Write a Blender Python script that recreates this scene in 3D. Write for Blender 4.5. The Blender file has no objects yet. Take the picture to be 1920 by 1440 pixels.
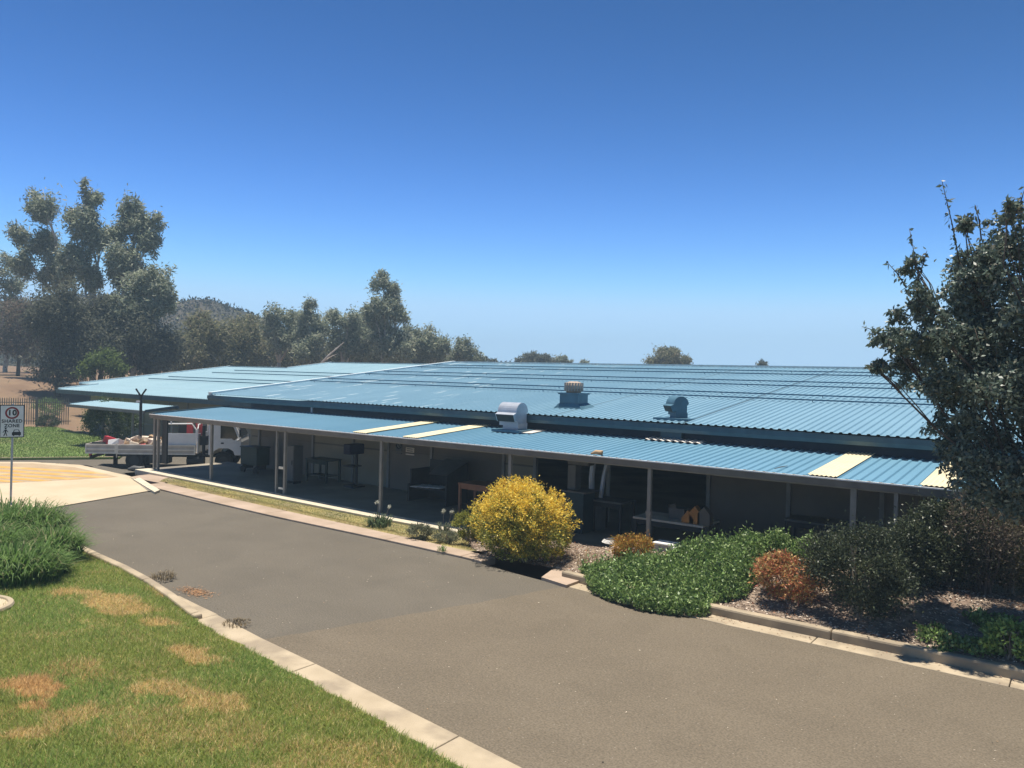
import bpy, math, random
import numpy as np
from mathutils import Vector, Matrix
random.seed(7); rng = np.random.default_rng(11)
S = bpy.context.scene; COL = S.collection
R = math.radians

# ------------------------------------------------------------------ camera model (pixels of the 1920x1440 photo)
FPX, CAMZ = 1478., 4.05
_al, _th, _ro = R(36.4), math.atan(19/1478), R(1.43)
_Fh = np.array([-math.sin(_al), math.cos(_al), 0]); _Rh = np.array([math.cos(_al), math.sin(_al), 0]); _Z = np.array([0, 0, 1.])
FW = _Fh*math.cos(_th)-_Z*math.sin(_th); _u0 = _Fh*math.sin(_th)+_Z*math.cos(_th)
RT = _Rh*math.cos(_ro)+_u0*math.sin(_ro); UP = -_Rh*math.sin(_ro)+_u0*math.cos(_ro)
CAM = np.array([0, 0, CAMZ])
def ray(px, py): return FW+RT*(px-960)/FPX+UP*(720-py)/FPX
def g(px, py, z=0.):
    r = ray(px, py); return CAM+r*((z-CAMZ)/r[2])
def onY(px, py, Y):
    r = ray(px, py); return CAM+r*(Y/r[1])
def at(px, py, t): return CAM+ray(px, py)*t
def onroof(px, py, Y0, z0, s):
    r = ray(px, py); k = (z0-CAMZ-s*Y0)/(r[2]-s*r[1]); return CAM+r*k
cam = bpy.data.objects.new('camera', bpy.data.cameras.new('camera')); COL.objects.link(cam)
m = Matrix.Identity(4)
for i in range(3):
    m[i][0] = RT[i]; m[i][1] = UP[i]; m[i][2] = -FW[i]; m[i][3] = CAM[i]
cam.matrix_world = m
cam.data.sensor_width = 36; cam.data.lens = 36*FPX/1920; cam.data.clip_end = 6000; cam.data.clip_start = .1
S.camera = cam

# ------------------------------------------------------------------ materials
MATS = {}
def ramp_mat(name, c1, c2, scale=4, rough=.7, bump=0., spec=.3, metal=0., detail=6, bscale=None, c3=None, s3=.6, lo=.35, hi=.65, stretch=None, coords='Object'):
    """two-tone noise colour, an optional third colour in broader patches, and a fine bump"""
    mt = bpy.data.materials.new(name); mt.use_nodes = True; nt = mt.node_tree; N = nt.nodes; L = nt.links
    b = N['Principled BSDF']; b.inputs['Roughness'].default_value = rough; b.inputs['Metallic'].default_value = metal
    b.inputs['Specular IOR Level'].default_value = spec
    tc = N.new('ShaderNodeTexCoord'); src = tc.outputs[coords]
    if stretch:
        mp = N.new('ShaderNodeMapping'); mp.inputs['Scale'].default_value = stretch; L.new(src, mp.inputs[0]); src2 = mp.outputs[0]
    else: src2 = src
    n = N.new('ShaderNodeTexNoise'); n.inputs['Scale'].default_value = scale; n.inputs['Detail'].default_value = detail; L.new(src2, n.inputs['Vector'])
    r = N.new('ShaderNodeValToRGB'); r.color_ramp.elements[0].position = lo; r.color_ramp.elements[1].position = hi
    r.color_ramp.elements[0].color = (*c1, 1); r.color_ramp.elements[1].color = (*c2, 1); L.new(n.outputs['Fac'], r.inputs['Fac'])
    out = r.outputs['Color']
    if c3 is not None:
        n3 = N.new('ShaderNodeTexNoise'); n3.inputs['Scale'].default_value = s3; n3.inputs['Detail'].default_value = 4; L.new(src, n3.inputs['Vector'])
        r3 = N.new('ShaderNodeValToRGB'); r3.color_ramp.elements[0].position = .48; r3.color_ramp.elements[1].position = .62; L.new(n3.outputs['Fac'], r3.inputs['Fac'])
        mx = N.new('ShaderNodeMix'); mx.data_type = 'RGBA'; L.new(r3.outputs['Color'], mx.inputs['Factor']); L.new(out, mx.inputs['A']); mx.inputs['B'].default_value = (*c3, 1)
        out = mx.outputs['Result']
    L.new(out, b.inputs['Base Color'])
    if bump:
        nb = N.new('ShaderNodeTexNoise'); nb.inputs['Scale'].default_value = bscale or scale*8; nb.inputs['Detail'].default_value = 5; L.new(src, nb.inputs['Vector'])
        bp = N.new('ShaderNodeBump'); bp.inputs['Strength'].default_value = bump; bp.inputs['Distance'].default_value = .02; L.new(nb.outputs['Fac'], bp.inputs['Height']); L.new(bp.outputs['Normal'], b.inputs['Normal'])
    MATS[name] = mt
    return mt
def plain(name, c, rough=.6, spec=.3, metal=0., var=.12, scale=3):
    return ramp_mat(name, tuple(x*(1-var) for x in c), tuple(min(1, x*(1+var)) for x in c), scale=scale, rough=rough, spec=spec, metal=metal)
def leaf_mat(name, trans=.3, rough=.55, spec=.25):
    mt = bpy.data.materials.new(name); mt.use_nodes = True; nt = mt.node_tree; N = nt.nodes; L = nt.links
    b = N['Principled BSDF']; b.inputs['Roughness'].default_value = rough; b.inputs['Specular IOR Level'].default_value = spec
    a = N.new('ShaderNodeAttribute'); a.attribute_name = 'col'; L.new(a.outputs['Color'], b.inputs['Base Color'])
    t = N.new('ShaderNodeBsdfTranslucent'); L.new(a.outputs['Color'], t.inputs['Color'])
    mx = N.new('ShaderNodeMixShader'); mx.inputs[0].default_value = trans; L.new(b.outputs[0], mx.inputs[1]); L.new(t.outputs[0], mx.inputs[2])
    L.new(mx.outputs[0], N['Material Output'].inputs['Surface']); return mt

def roof_mat(name, c1, c2, fade, streak=0., rough=.55):
    """weathered painted steel: soft mottling, sheets of slightly different fading across X, pale streaks running down the slope"""
    mt = bpy.data.materials.new(name); mt.use_nodes = True; nt = mt.node_tree; N = nt.nodes; L = nt.links
    b = N['Principled BSDF']; b.inputs['Roughness'].default_value = rough; b.inputs['Specular IOR Level'].default_value = .5
    geo = N.new('ShaderNodeNewGeometry'); sx = N.new('ShaderNodeSeparateXYZ'); L.new(geo.outputs['Position'], sx.inputs[0])
    n = N.new('ShaderNodeTexNoise'); n.inputs['Scale'].default_value = .5; n.inputs['Detail'].default_value = 8; L.new(geo.outputs['Position'], n.inputs['Vector'])
    r = N.new('ShaderNodeValToRGB'); r.color_ramp.elements[0].position = .3; r.color_ramp.elements[1].position = .7
    r.color_ramp.elements[0].color = (*c1, 1); r.color_ramp.elements[1].color = (*c2, 1); L.new(n.outputs['Fac'], r.inputs['Fac'])
    d = N.new('ShaderNodeMath'); d.operation = 'DIVIDE'; d.inputs[1].default_value = .8; L.new(sx.outputs['X'], d.inputs[0])
    fl = N.new('ShaderNodeMath'); fl.operation = 'FLOOR'; L.new(d.outputs[0], fl.inputs[0])
    wn = N.new('ShaderNodeTexWhiteNoise'); wn.noise_dimensions = '1D'; L.new(fl.outputs[0], wn.inputs['W'])
    mr = N.new('ShaderNodeMapRange'); mr.inputs['To Min'].default_value = 0; mr.inputs['To Max'].default_value = .3; L.new(wn.outputs['Value'], mr.inputs['Value'])
    mx = N.new('ShaderNodeMix'); mx.data_type = 'RGBA'; L.new(mr.outputs[0], mx.inputs['Factor']); L.new(r.outputs['Color'], mx.inputs['A']); mx.inputs['B'].default_value = (*fade, 1)
    out = mx.outputs['Result']
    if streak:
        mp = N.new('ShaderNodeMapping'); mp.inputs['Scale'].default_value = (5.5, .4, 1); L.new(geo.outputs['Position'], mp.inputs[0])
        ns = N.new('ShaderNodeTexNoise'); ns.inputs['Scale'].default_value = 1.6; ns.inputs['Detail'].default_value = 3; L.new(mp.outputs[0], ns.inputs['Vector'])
        rs = N.new('ShaderNodeValToRGB'); rs.color_ramp.elements[0].position = .61; rs.color_ramp.elements[1].position = .70; L.new(ns.outputs['Fac'], rs.inputs['Fac'])  # scratches and their small glints painted in as pale streaks
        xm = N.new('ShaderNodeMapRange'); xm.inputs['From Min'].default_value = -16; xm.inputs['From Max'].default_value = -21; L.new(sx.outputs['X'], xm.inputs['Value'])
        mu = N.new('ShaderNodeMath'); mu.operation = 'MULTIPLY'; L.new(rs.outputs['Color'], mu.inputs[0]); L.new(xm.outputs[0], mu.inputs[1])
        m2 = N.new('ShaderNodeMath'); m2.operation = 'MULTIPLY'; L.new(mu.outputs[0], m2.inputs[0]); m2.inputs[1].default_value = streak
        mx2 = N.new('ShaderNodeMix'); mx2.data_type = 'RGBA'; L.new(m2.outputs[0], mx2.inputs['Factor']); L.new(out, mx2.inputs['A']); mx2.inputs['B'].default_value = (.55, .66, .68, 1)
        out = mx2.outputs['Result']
    L.new(out, b.inputs['Base Color']); return mt

M = {}
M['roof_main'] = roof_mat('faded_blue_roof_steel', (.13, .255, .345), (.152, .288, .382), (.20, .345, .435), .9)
M['roof_wing'] = roof_mat('pale_blue_roof_steel', (.255, .41, .475), (.29, .45, .515), (.32, .48, .545))  # paler blue than the main roof sheets
M['roof_ver'] = roof_mat('blue_verandah_steel', (.095, .228, .325), (.113, .256, .36), (.15, .30, .405))
M['trim'] = plain('dark_blue_trim', (.055, .10, .125), .5)
M['barge'] = plain('pale_barge_flashing', (.66, .72, .72), .4)
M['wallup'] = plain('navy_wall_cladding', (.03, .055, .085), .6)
M['gutter'] = plain('grey_beige_gutter', (.15, .142, .135), .45)
M['post'] = plain('grey_painted_post', (.23, .22, .20), .5)
M['poly'] = ramp_mat('cream_translucent_sheet', (.66, .58, .38), (.74, .66, .45), scale=1.5, rough=.5)
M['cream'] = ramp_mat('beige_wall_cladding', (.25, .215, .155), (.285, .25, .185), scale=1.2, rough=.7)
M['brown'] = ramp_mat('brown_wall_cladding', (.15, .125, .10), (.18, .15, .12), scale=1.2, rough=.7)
M['dark'] = plain('dark_steel', (.03, .034, .036), .6)
M['glass'] = plain('dark_window_glass', (.015, .02, .025), .12, .6)
M['white'] = plain('white_paint', (.84, .83, .80), .35, .5, var=.04)
M['zinc'] = plain('zinc_sheet', (.42, .45, .50), .38, .5, .35)
M['vent_blue'] = plain('blue_vent_steel', (.07, .15, .20), .45)
M['flash'] = plain('pale_flashing', (.66, .63, .58), .5)
M['rail'] = plain('dark_blue_rail', (.05, .13, .19), .5)
M['slab'] = ramp_mat('worn_concrete_floor', (.25, .215, .16), (.32, .28, .215), scale=.8, rough=.75, bump=.1, c3=(.19, .17, .14), s3=.35)
M['edge'] = ramp_mat('pale_concrete_edge', (.50, .44, .33), (.58, .52, .40), scale=2.5, rough=.8, bump=.15)
M['conc'] = ramp_mat('cream_concrete', (.475, .385, .26), (.53, .43, .30), scale=.9, rough=.85, bump=.15, bscale=30, c3=(.47, .37, .245), s3=.5)
M['kerb'] = ramp_mat('sandy_kerb_concrete', (.365, .295, .20), (.44, .36, .25), scale=2.2, rough=.85, bump=.25, bscale=25, c3=(.29, .235, .165), s3=1.5)
M['path'] = ramp_mat('pinkish_path_concrete', (.36, .275, .205), (.43, .33, .25), scale=1.5, rough=.85, bump=.2, bscale=25, c3=(.33, .25, .18), s3=.8)
M['yellow'] = ramp_mat('worn_yellow_road_paint', (.52, .285, .06), (.56, .32, .08), scale=1.6, rough=.7, c3=(.58, .37, .17), s3=1.3)
M['tan'] = ramp_mat('faded_tan_road_paint', (.36, .265, .165), (.40, .30, .19), scale=1.6, rough=.8)
def asphalt(name, c1, c2, c3, spk):
    mt = ramp_mat(name, c1, c2, scale=.45, rough=.9, bump=.35, bscale=160, c3=c3, s3=.9, spec=.15); nt = mt.node_tree; N = nt.nodes; L = nt.links
    b = N['Principled BSDF']; base = b.inputs['Base Color'].links[0].from_socket
    tc = N.new('ShaderNodeTexCoord')
    n = N.new('ShaderNodeTexNoise'); n.inputs['Scale'].default_value = 38; n.inputs['Detail'].default_value = 6; L.new(tc.outputs['Object'], n.inputs['Vector'])
    mr = N.new('ShaderNodeMapRange'); mr.inputs['From Min'].default_value = .3; mr.inputs['From Max'].default_value = .7; mr.inputs['To Min'].default_value = .72; mr.inputs['To Max'].default_value = 1.28; L.new(n.outputs['Fac'], mr.inputs['Value'])
    v = N.new('ShaderNodeTexVoronoi'); v.inputs['Scale'].default_value = 9; L.new(tc.outputs['Object'], v.inputs['Vector'])
    lt = N.new('ShaderNodeMath'); lt.operation = 'LESS_THAN'; lt.inputs[1].default_value = .075; L.new(v.outputs['Distance'], lt.inputs[0])
    m1 = N.new('ShaderNodeMath'); m1.operation = 'MULTIPLY'; m1.inputs[1].default_value = spk; L.new(lt.outputs[0], m1.inputs[0])
    mp = N.new('ShaderNodeMapping'); mp.inputs['Scale'].default_value = (.5, .8, 1); L.new(tc.outputs['Object'], mp.inputs[0])
    n2 = N.new('ShaderNodeTexNoise'); n2.inputs['Scale'].default_value = 1.2; n2.inputs['Detail'].default_value = 4; L.new(mp.outputs[0], n2.inputs['Vector'])
    mr2 = N.new('ShaderNodeMapRange'); mr2.inputs['From Min'].default_value = .3; mr2.inputs['From Max'].default_value = .7; mr2.inputs['To Min'].default_value = .95; mr2.inputs['To Max'].default_value = 1.05; L.new(n2.outputs['Fac'], mr2.inputs['Value'])
    mm = N.new('ShaderNodeMath'); mm.operation = 'MULTIPLY'; L.new(mr.outputs[0], mm.inputs[0]); L.new(mr2.outputs[0], mm.inputs[1])
    vm = N.new('ShaderNodeVectorMath'); vm.operation = 'SCALE'; L.new(base, vm.inputs[0]); L.new(mm.outputs[0], vm.inputs['Scale'])
    mx = N.new('ShaderNodeMix'); mx.data_type = 'RGBA'; L.new(m1.outputs[0], mx.inputs['Factor']); L.new(vm.outputs[0], mx.inputs['A']); mx.inputs['B'].default_value = (.33, .29, .23, 1)
    L.new(mx.outputs['Result'], b.inputs['Base Color']); return mt
M['asph_far'] = asphalt('grey_asphalt', (.128, .112, .088), (.138, .121, .095), (.124, .109, .086), .25)
M['asph_near'] = asphalt('brown_worn_asphalt', (.148, .122, .088), (.162, .134, .097), (.144, .119, .086), .7)
M['dry'] = ramp_mat('dry_paddock', (.165, .105, .065), (.225, .15, .09), scale=.35, rough=.95, bump=.4, bscale=6, c3=(.16, .11, .06), s3=.09)
M['lawnfar'] = ramp_mat('mown_grass_far', (.12, .185, .045), (.17, .225, .07), scale=.7, rough=.95, bump=.6, bscale=18, c3=(.15, .17, .06), s3=.25)
M['mulch'] = ramp_mat('bark_mulch', (.13, .095, .07), (.31, .24, .18), scale=9, rough=.95, bump=.8, bscale=30, c3=(.17, .12, .09), s3=1.5)
M['bark'] = ramp_mat('pale_gum_bark', (.34, .29, .24), (.60, .54, .47), scale=1.2, rough=.85, bump=.3)
M['darkbark'] = ramp_mat('dark_bark', (.06, .045, .035), (.12, .095, .075), scale=3, rough=.9, bump=.4)
M['twig'] = ramp_mat('grey_twigs', (.16, .13, .10), (.28, .24, .19), scale=5, rough=.9)
M['hill'] = ramp_mat('wooded_hillside', (.035, .038, .028), (.06, .056, .042), scale=.16, rough=1, c3=(.07, .058, .043), s3=.025, lo=.4, hi=.6)
M['card'] = ramp_mat('brown_cardboard', (.38, .25, .14), (.50, .36, .22), scale=4, rough=.8)
M['pale'] = ramp_mat('pale_offcuts', (.55, .46, .36), (.68, .58, .47), scale=4, rough=.8)
M['red'] = plain('red_paint', (.50, .03, .035), .4, .5)
M['alum'] = plain('weathered_aluminium', (.52, .46, .38), .5, .4, .0)
M['alum_lt'] = plain('bright_aluminium', (.80, .74, .62), .45, .5, .0)
M['tyre'] = plain('tyre_rubber', (.02, .02, .02), .8)
M['orange'] = plain('orange_plywood', (.55, .22, .06), .6)
M['wood'] = plain('reddish_timber', (.30, .13, .07), .6)
M['teal'] = plain('teal_machine_paint', (.018, .045, .055), .5)
M['green'] = plain('green_machine_paint', (.022, .045, .038), .5)
M['blue'] = plain('navy_blue_cloth', (.016, .02, .05), .7)
M['grey'] = plain('grey_machine_paint', (.11, .11, .105), .5)
M['leaf'] = leaf_mat('leaf'); M['gumleaf'] = leaf_mat('gum_leaf', .5); M['gloss'] = leaf_mat('glossy_leaf', .25, .42, .35); M['blade'] = leaf_mat('grass_blade', .45, .6)
M['soilgrass'] = leaf_mat('turf_base', 0, .95, .1)

# ------------------------------------------------------------------ building blocks
BASE = {}
def props(o, label=None, cat=None, group=None, kind=None):
    if label: o['label'] = label
    if cat: o['category'] = cat
    if group: o['group'] = group
    if kind: o['kind'] = kind
    return o
def thing(name, label, cat, loc=(0, 0, 0), rz=0, group=None):
    o = bpy.data.objects.new(name, None); COL.objects.link(o); o.location = loc; o.rotation_euler.z = rz; o.empty_display_size = .3
    BASE[o.name] = np.array([0, 0, 0.]) if rz else np.array(loc, float)
    return props(o, label, cat, group)
def link(name, me, mat, parent=None, base=(0, 0, 0)):
    o = bpy.data.objects.new(name, me); COL.objects.link(o)
    if mat is not None and not me.materials: me.materials.append(mat)
    if parent is not None: o.parent = parent; BASE[o.name] = BASE[parent.name]
    else: o.location = base; BASE[o.name] = np.array(base, float)
    return o
class MB:
    def __init__(s): s.v = []; s.f = []; s.mi = []
    def add(s, vs, fs):
        k = len(s.v); s.v += [tuple(map(float, v)) for v in vs]; s.f += [tuple(i+k for i in f) for f in fs]; return s
    def box(s, x0, x1, y0, y1, z0, z1):
        return s.add([(x0,y0,z0),(x1,y0,z0),(x1,y1,z0),(x0,y1,z0),(x0,y0,z1),(x1,y0,z1),(x1,y1,z1),(x0,y1,z1)],
                     [(3,2,1,0),(4,5,6,7),(0,1,5,4),(1,2,6,5),(2,3,7,6),(3,0,4,7)])
    def bar(s, p, q, w, h=None):
        """box section beam from p to q"""
        p, q = Vector(p), Vector(q); h = h or w; d = (q-p).normalized(); a = d.cross(Vector((0, 0, 1)))
        if a.length < .01: a = Vector((1, 0, 0))
        a.normalize(); b = a.cross(d); vs = []
        for c in (p, q): vs += [c+a*w/2+b*h/2, c-a*w/2+b*h/2, c-a*w/2-b*h/2, c+a*w/2-b*h/2]
        return s.add(vs, [(0,1,2,3),(7,6,5,4),(4,5,1,0),(5,6,2,1),(6,7,3,2),(7,4,0,3)])
    def tube(s, pts, rad, n=8, cap=True):
        pts = [Vector(p) for p in pts]; rad = rad if hasattr(rad, '__len__') else [rad]*len(pts); vs = []; fs = []
        for i, p in enumerate(pts):
            d = (pts[min(i+1, len(pts)-1)]-pts[max(i-1, 0)]).normalized(); a = d.cross(Vector((0, 0, 1)) if abs(d.z) < .95 else Vector((1, 0, 0))).normalized(); b = d.cross(a)
            for k in range(n):
                t = 2*math.pi*k/n; vs.append(p+(a*math.cos(t)+b*math.sin(t))*rad[i])
        for i in range(len(pts)-1):
            for k in range(n): fs.append((i*n+k, i*n+(k+1) % n, (i+1)*n+(k+1) % n, (i+1)*n+k))
        if cap: fs.append(tuple(range(n))[::-1]); fs.append(tuple((len(pts)-1)*n+k for k in range(n)))
        return s.add(vs, fs)
    def prism(s, poly, z0, z1, zf=None):
        n = len(poly); zf = zf or (lambda x, y: 0)
        a = sum(poly[i][0]*poly[(i+1) % n][1]-poly[(i+1) % n][0]*poly[i][1] for i in range(n))
        if a < 0: poly = poly[::-1]
        return s.add([(x, y, z0+zf(x, y)) for x, y in poly]+[(x, y, z1+zf(x, y)) for x, y in poly],
                     [tuple(range(n))[::-1], tuple(range(n, 2*n))]+[(i, (i+1) % n, n+(i+1) % n, n+i) for i in range(n)])
    def extrude(s, prof, a, b, axis='x'):
        """2D profile in the plane across the axis, from a to b"""
        n = len(prof); mk = (lambda u, p: (u, p[0], p[1])) if axis == 'x' else (lambda u, p: (p[0], u, p[1]))
        return s.add([mk(a, p) for p in prof]+[mk(b, p) for p in prof], [tuple(range(n)), tuple(range(n, 2*n))[::-1]]+[(i, n+i, n+(i+1) % n, (i+1) % n) for i in range(n)])
    def quad(s, *p): return s.add(p, [(0, 1, 2, 3)])
    def build(s, name, mat, parent=None, base=None, bevel=0, smooth=False):
        bs = BASE[parent.name] if parent is not None else np.array(base if base is not None else (0, 0, 0), float)
        me = bpy.data.meshes.new(name); me.from_pydata([tuple(np.array(v)-bs) for v in s.v], [], s.f); me.update()
        o = link(name, me, mat, parent, tuple(bs))
        if smooth:
            for p in me.polygons: p.use_smooth = True
        if bevel:
            b = o.modifiers.new('bevel', 'BEVEL'); b.width = bevel; b.segments = 2; b.limit_method = 'ANGLE'
        return o
def np_mesh(name, verts, nper, cols=None):
    """verts (N, nper, 3): N separate faces of nper corners"""
    N = len(verts); me = bpy.data.meshes.new(name); me.vertices.add(N*nper); me.vertices.foreach_set('co', verts.reshape(-1).astype(np.float32))
    me.loops.add(N*nper); me.loops.foreach_set('vertex_index', np.arange(N*nper, dtype=np.int32))
    me.polygons.add(N); me.polygons.foreach_set('loop_start', np.arange(0, N*nper, nper, dtype=np.int32))
    me.update(calc_edges=True)
    if cols is not None:
        a = me.attributes.new('col', 'FLOAT_COLOR', 'POINT'); c = np.ones((N, nper, 4), np.float32); c[:, :, :3] = cols[:, None, :]; a.data.foreach_set('color', c.reshape(-1))
    return me
def unit(a): return a/np.maximum(np.linalg.norm(a, axis=-1, keepdims=True), 1e-9)
def leaf_faces(P, length, width, droop=0., up=0., outc=None, outw=0.):
    """diamond leaves at P; droop>0 hangs them, up>0 raises them, outw turns them away from outc"""
    n = len(P); d = rng.normal(size=(n, 3)); d[:, 2] += up-droop
    if outc is not None: d += outw*unit(P-outc)
    d = unit(d); s = unit(np.cross(d, rng.normal(size=(n, 3)))); nn = np.cross(d, s)
    L = (length*rng.uniform(.65, 1.25, n))[:, None]; W = (width*rng.uniform(.7, 1.2, n))[:, None]
    v = np.stack([P, P+d*L*.45+s*W*.5+nn*W*.12, P+d*L, P+d*L*.45-s*W*.5+nn*W*.12], 1); return v
def vary(n, cols, w, jit=.18):
    c = np.array(cols)[rng.choice(len(cols), n, p=np.array(w)/sum(w))]; return np.clip(c*(1+rng.normal(0, jit, (n, 1))), .004, 1)
def unit_p(a): return a/a.sum()
def blob_points(blobs, n, sub=14, sig=.16, shell=.5):
    """points gathered in clumps inside ellipsoids (centre, (rx, ry, rz)); many clumps sit near the surface"""
    vol = np.array([b[1][0]*b[1][1]*b[1][2] for b in blobs])**(.75); cnt = np.maximum((n*vol/vol.sum()).astype(int), 60); out = []
    for (c, r), k in zip(blobs, cnt):
        c = np.array(c); r = np.array(r); ns = max(4, int(sub*(np.prod(r)/vol.max()**(1/.75))**.5)) if len(blobs) > 1 else sub
        q = unit(rng.normal(size=(ns, 3)))*(rng.uniform(shell, 1, (ns, 1))**.6)*rng.uniform(.7, .98, (ns, 1))
        w = rng.choice(ns, k, p=unit_p(rng.uniform(.3, 1.6, ns))); p = q[w]+rng.normal(0, sig, (k, 3))*np.where(rng.random((k, 1)) < .08, 1.6, 1.); out.append(c+p*r)
    return np.concatenate(out)
def split(blobs, big, k=.5, n=6):
    """break each large ellipsoid into smaller ones so that a crown shows separate sprays with gaps between"""
    out = []
    for c, r in blobs:
        r = np.array(r, float); c = np.array(c, float)
        for d in unit(rng.normal(size=(n, 3))): out.append((c+d*r*rng.uniform(.45, .75), r*k*rng.uniform(.75, 1.15)))
    return out
def sstep(a, b, x):
    t = np.clip((x-a)/(b-a), 0, 1); return t*t*(3-2*t)
def inside(P, poly):
    x, y = P[:, 0], P[:, 1]; r = np.zeros(len(P), bool); n = len(poly)
    for i in range(n):
        x0, y0 = poly[i]; x1, y1 = poly[(i+1) % n]; c = ((y0 > y) != (y1 > y)) & (x < (x1-x0)*(y-y0)/((y1-y0) or 1e-9)+x0); r ^= c
    return r
def px2(pts, z=0.): return [tuple(g(x, y, z)[:2]) for x, y in pts]

# ------------------------------------------------------------------ ground sheet
YARD = [(-60, 4.5, 2.6), (-45, 8.7, 2.6), (-36.9, 11.9, 2.6), (-34.9, 13.4, 2.6), (-34.2, 14.3, 2.6), (-32.3, 15.1, 2.6), (-28.9, 15.0, 1.2), (-29.0, 19.45, .5), (-27.7, 19.5, .5), (-27.7, 60, .5)]   # edge of the yard and width of its slope
_yp = [p[:2] for p in YARD]+[(-600, 600), (-600, -200)]
def yard_z(x, y):
    """the yard left of the workshop lies 45 cm lower"""
    sh = np.shape(x); P = np.column_stack([np.ravel(x), np.ravel(y)]).astype(float); d = np.full(len(P), 9.)
    for (ax, ay, w), (bx_, by_, w2) in zip(YARD[:-1], YARD[1:]):
        a_ = np.array([ax, ay]); v = np.array([bx_-ax, by_-ay]); t = np.clip(((P-a_)@v)/(v@v), 0, 1)[:, None]; d = np.minimum(d, np.linalg.norm(P-(a_+t*v), axis=1)/w)
    return (-.45*sstep(0, 1, d)*inside(P, _yp)).reshape(sh)
def ground_z(x, y):
    x = np.asarray(x, float); y = np.asarray(y, float)
    bank = sstep(-59, -82, x)*3.4+sstep(-80, -180, x)*.9
    return -.3+yard_z(x, y)*1.2+bank*sstep(2, 22, y+0*x)+3.8*sstep(200, 475, np.hypot(x, y))
rad = np.concatenate([[1, 4, 8], np.arange(12, 130, 4), [140, 170, 220, 300, 380, 480]]); na = 144
vs = [(0, 0, -.12)]; fs = []
for r in rad:
    for k in range(na):
        a = 2*math.pi*k/na; x, y = r*math.cos(a), r*math.sin(a); vs.append((x, y, float(ground_z(np.float64(x), np.float64(y)))))
for k in range(na): fs.append((0, 1+k, 1+(k+1) % na))
for i in range(len(rad)-1):
    for k in range(na): a = 1+i*na; fs.append((a+k, a+na+k, a+na+(k+1) % na, a+(k+1) % na))
gm = MB(); gm.v = vs; gm.f = fs; props(gm.build('ground', M['dry'], smooth=True), kind='structure')

# far wooded hill
hv = []; hf = []
prof = [(-700, 585), (-300, 590), (-60, 580), (60, 566), (180, 553), (260, 562), (330, 572), (375, 563), (420, 574), (460, 590), (495, 604), (560, 630), (640, 655), (760, 672), (1000, 690)]
xs = np.linspace(-700, 1000, 90); pys = np.interp(xs, [p[0] for p in prof], [p[1] for p in prof])
for j, (dt, hfrac) in enumerate([(0, 0), (60, .3), (150, .62), (240, .88), (300, 1.), (380, .9), (600, .3), (700, -.02)]):
    for i, (x, y) in enumerate(zip(xs, pys)):
        top = at(x, y, 178)[2]+.2; r = ray(x, 690); t = 130+dt*.16; hh = top*hfrac+(rng.normal(0, .35) if 0 < hfrac else -1)
        p = CAM+r*t; hv.append((p[0], p[1], max(hh, -1) if hfrac != 1. else top+rng.uniform(-.2, .5)))
n = len(xs)
for j in range(7):
    for i in range(n-1): hf.append((j*n+i, j*n+i+1, (j+1)*n+i+1, (j+1)*n+i))
hm = MB(); hm.v = hv; hm.f = hf; props(hm.build('hill', M['hill'], smooth=True), kind='structure')

hp = np.array(hv).reshape(8, n, 3); k_ = 26000; jj = rng.uniform(0, 5.2, k_); ii = rng.uniform(5, n-2, k_); j0 = jj.astype(int); i0 = ii.astype(int); fj = (jj-j0)[:, None]; fi = (ii-i0)[:, None]
P = (hp[j0, i0]*(1-fi)+hp[j0, i0+1]*fi)*(1-fj)+(hp[j0+1, i0]*(1-fi)+hp[j0+1, i0+1]*fi)*fj; P[:, 2] += rng.uniform(-.2, .6, k_)
props(link('hill_scrub', np_mesh('hill_scrub', leaf_faces(P, .75, .45, up=.5), 4, vary(k_, [(.04, .042, .026), (.055, .055, .035), (.08, .066, .046), (.03, .032, .02)], [3, 3, 2, 2])), M['soilgrass']), kind='stuff')
# ------------------------------------------------------------------ road, crossing, paths, kerbs
roadR = [(-25.2, 13.95), (-24.39, 13.8), (-20.83, 13.53), (-17.59, 13.36), (-13.85, 13.31), (-10.82, 13.2), (-9.4, 12.95), (-8.03, 12.78), (-6.37, 12.63), (-5.32, 12.56), (-3.74, 12.55), (-2.06, 12.55), (-.63, 12.52), (6, 12.4), (14, 12.2)]
lawnL = [(-24, 9.05), (-20.5, 8.55), (-17.14, 8.05), (-15.69, 7.9), (-14.82, 7.82), (-13.11, 7.5), (-11.73, 7.14), (-10.46, 6.9), (-9.77, 6.82), (-8.59, 6.66), (-7.3, 6.5), (-6.09, 6.3), (-5.14, 6.15), (-3.5, 5.9), (3, 5.0), (10, 4.2)]
kerbL = [(-24, 9.25), (-20.5, 8.72), (-17.2, 8.2), (-16.07, 8.08), (-14.38, 7.86), (-13.27, 7.72), (-12.43, 7.6), (-11.2, 7.46), (-9.84, 7.25), (-8.6, 7.12), (-7.65, 6.98), (-6.4, 6.82), (-5.22, 6.66), (-3.5, 6.42), (3, 5.5), (10, 4.7)]
patch = [(-9.85+2.0*(k/28)**.93*.91+(0 if k in (0, 28) else random.uniform(-.035, .035)), 7.26+5.52*k/28) for k in range(29)]; patch[-1] = (-8.03, 12.78)
far_poly = [(-24, 9.25)]+[p for p in kerbL if p[0] < -9.84][1:]+patch+[p for p in roadR[::-1] if p[0] < -8.1]+[(-28.8, 15.0), (-32.3, 15.1), (-34.2, 14.3), (-34.9, 13.4), (-36.9, 11.9), (-40, 10.6), (-34, 9)]
near_poly = patch+[p for p in roadR if p[0] > -8.0]+[(14, 4.3)]+[p for p in kerbL[::-1] if -9.85 < p[0] < 9]
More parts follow.
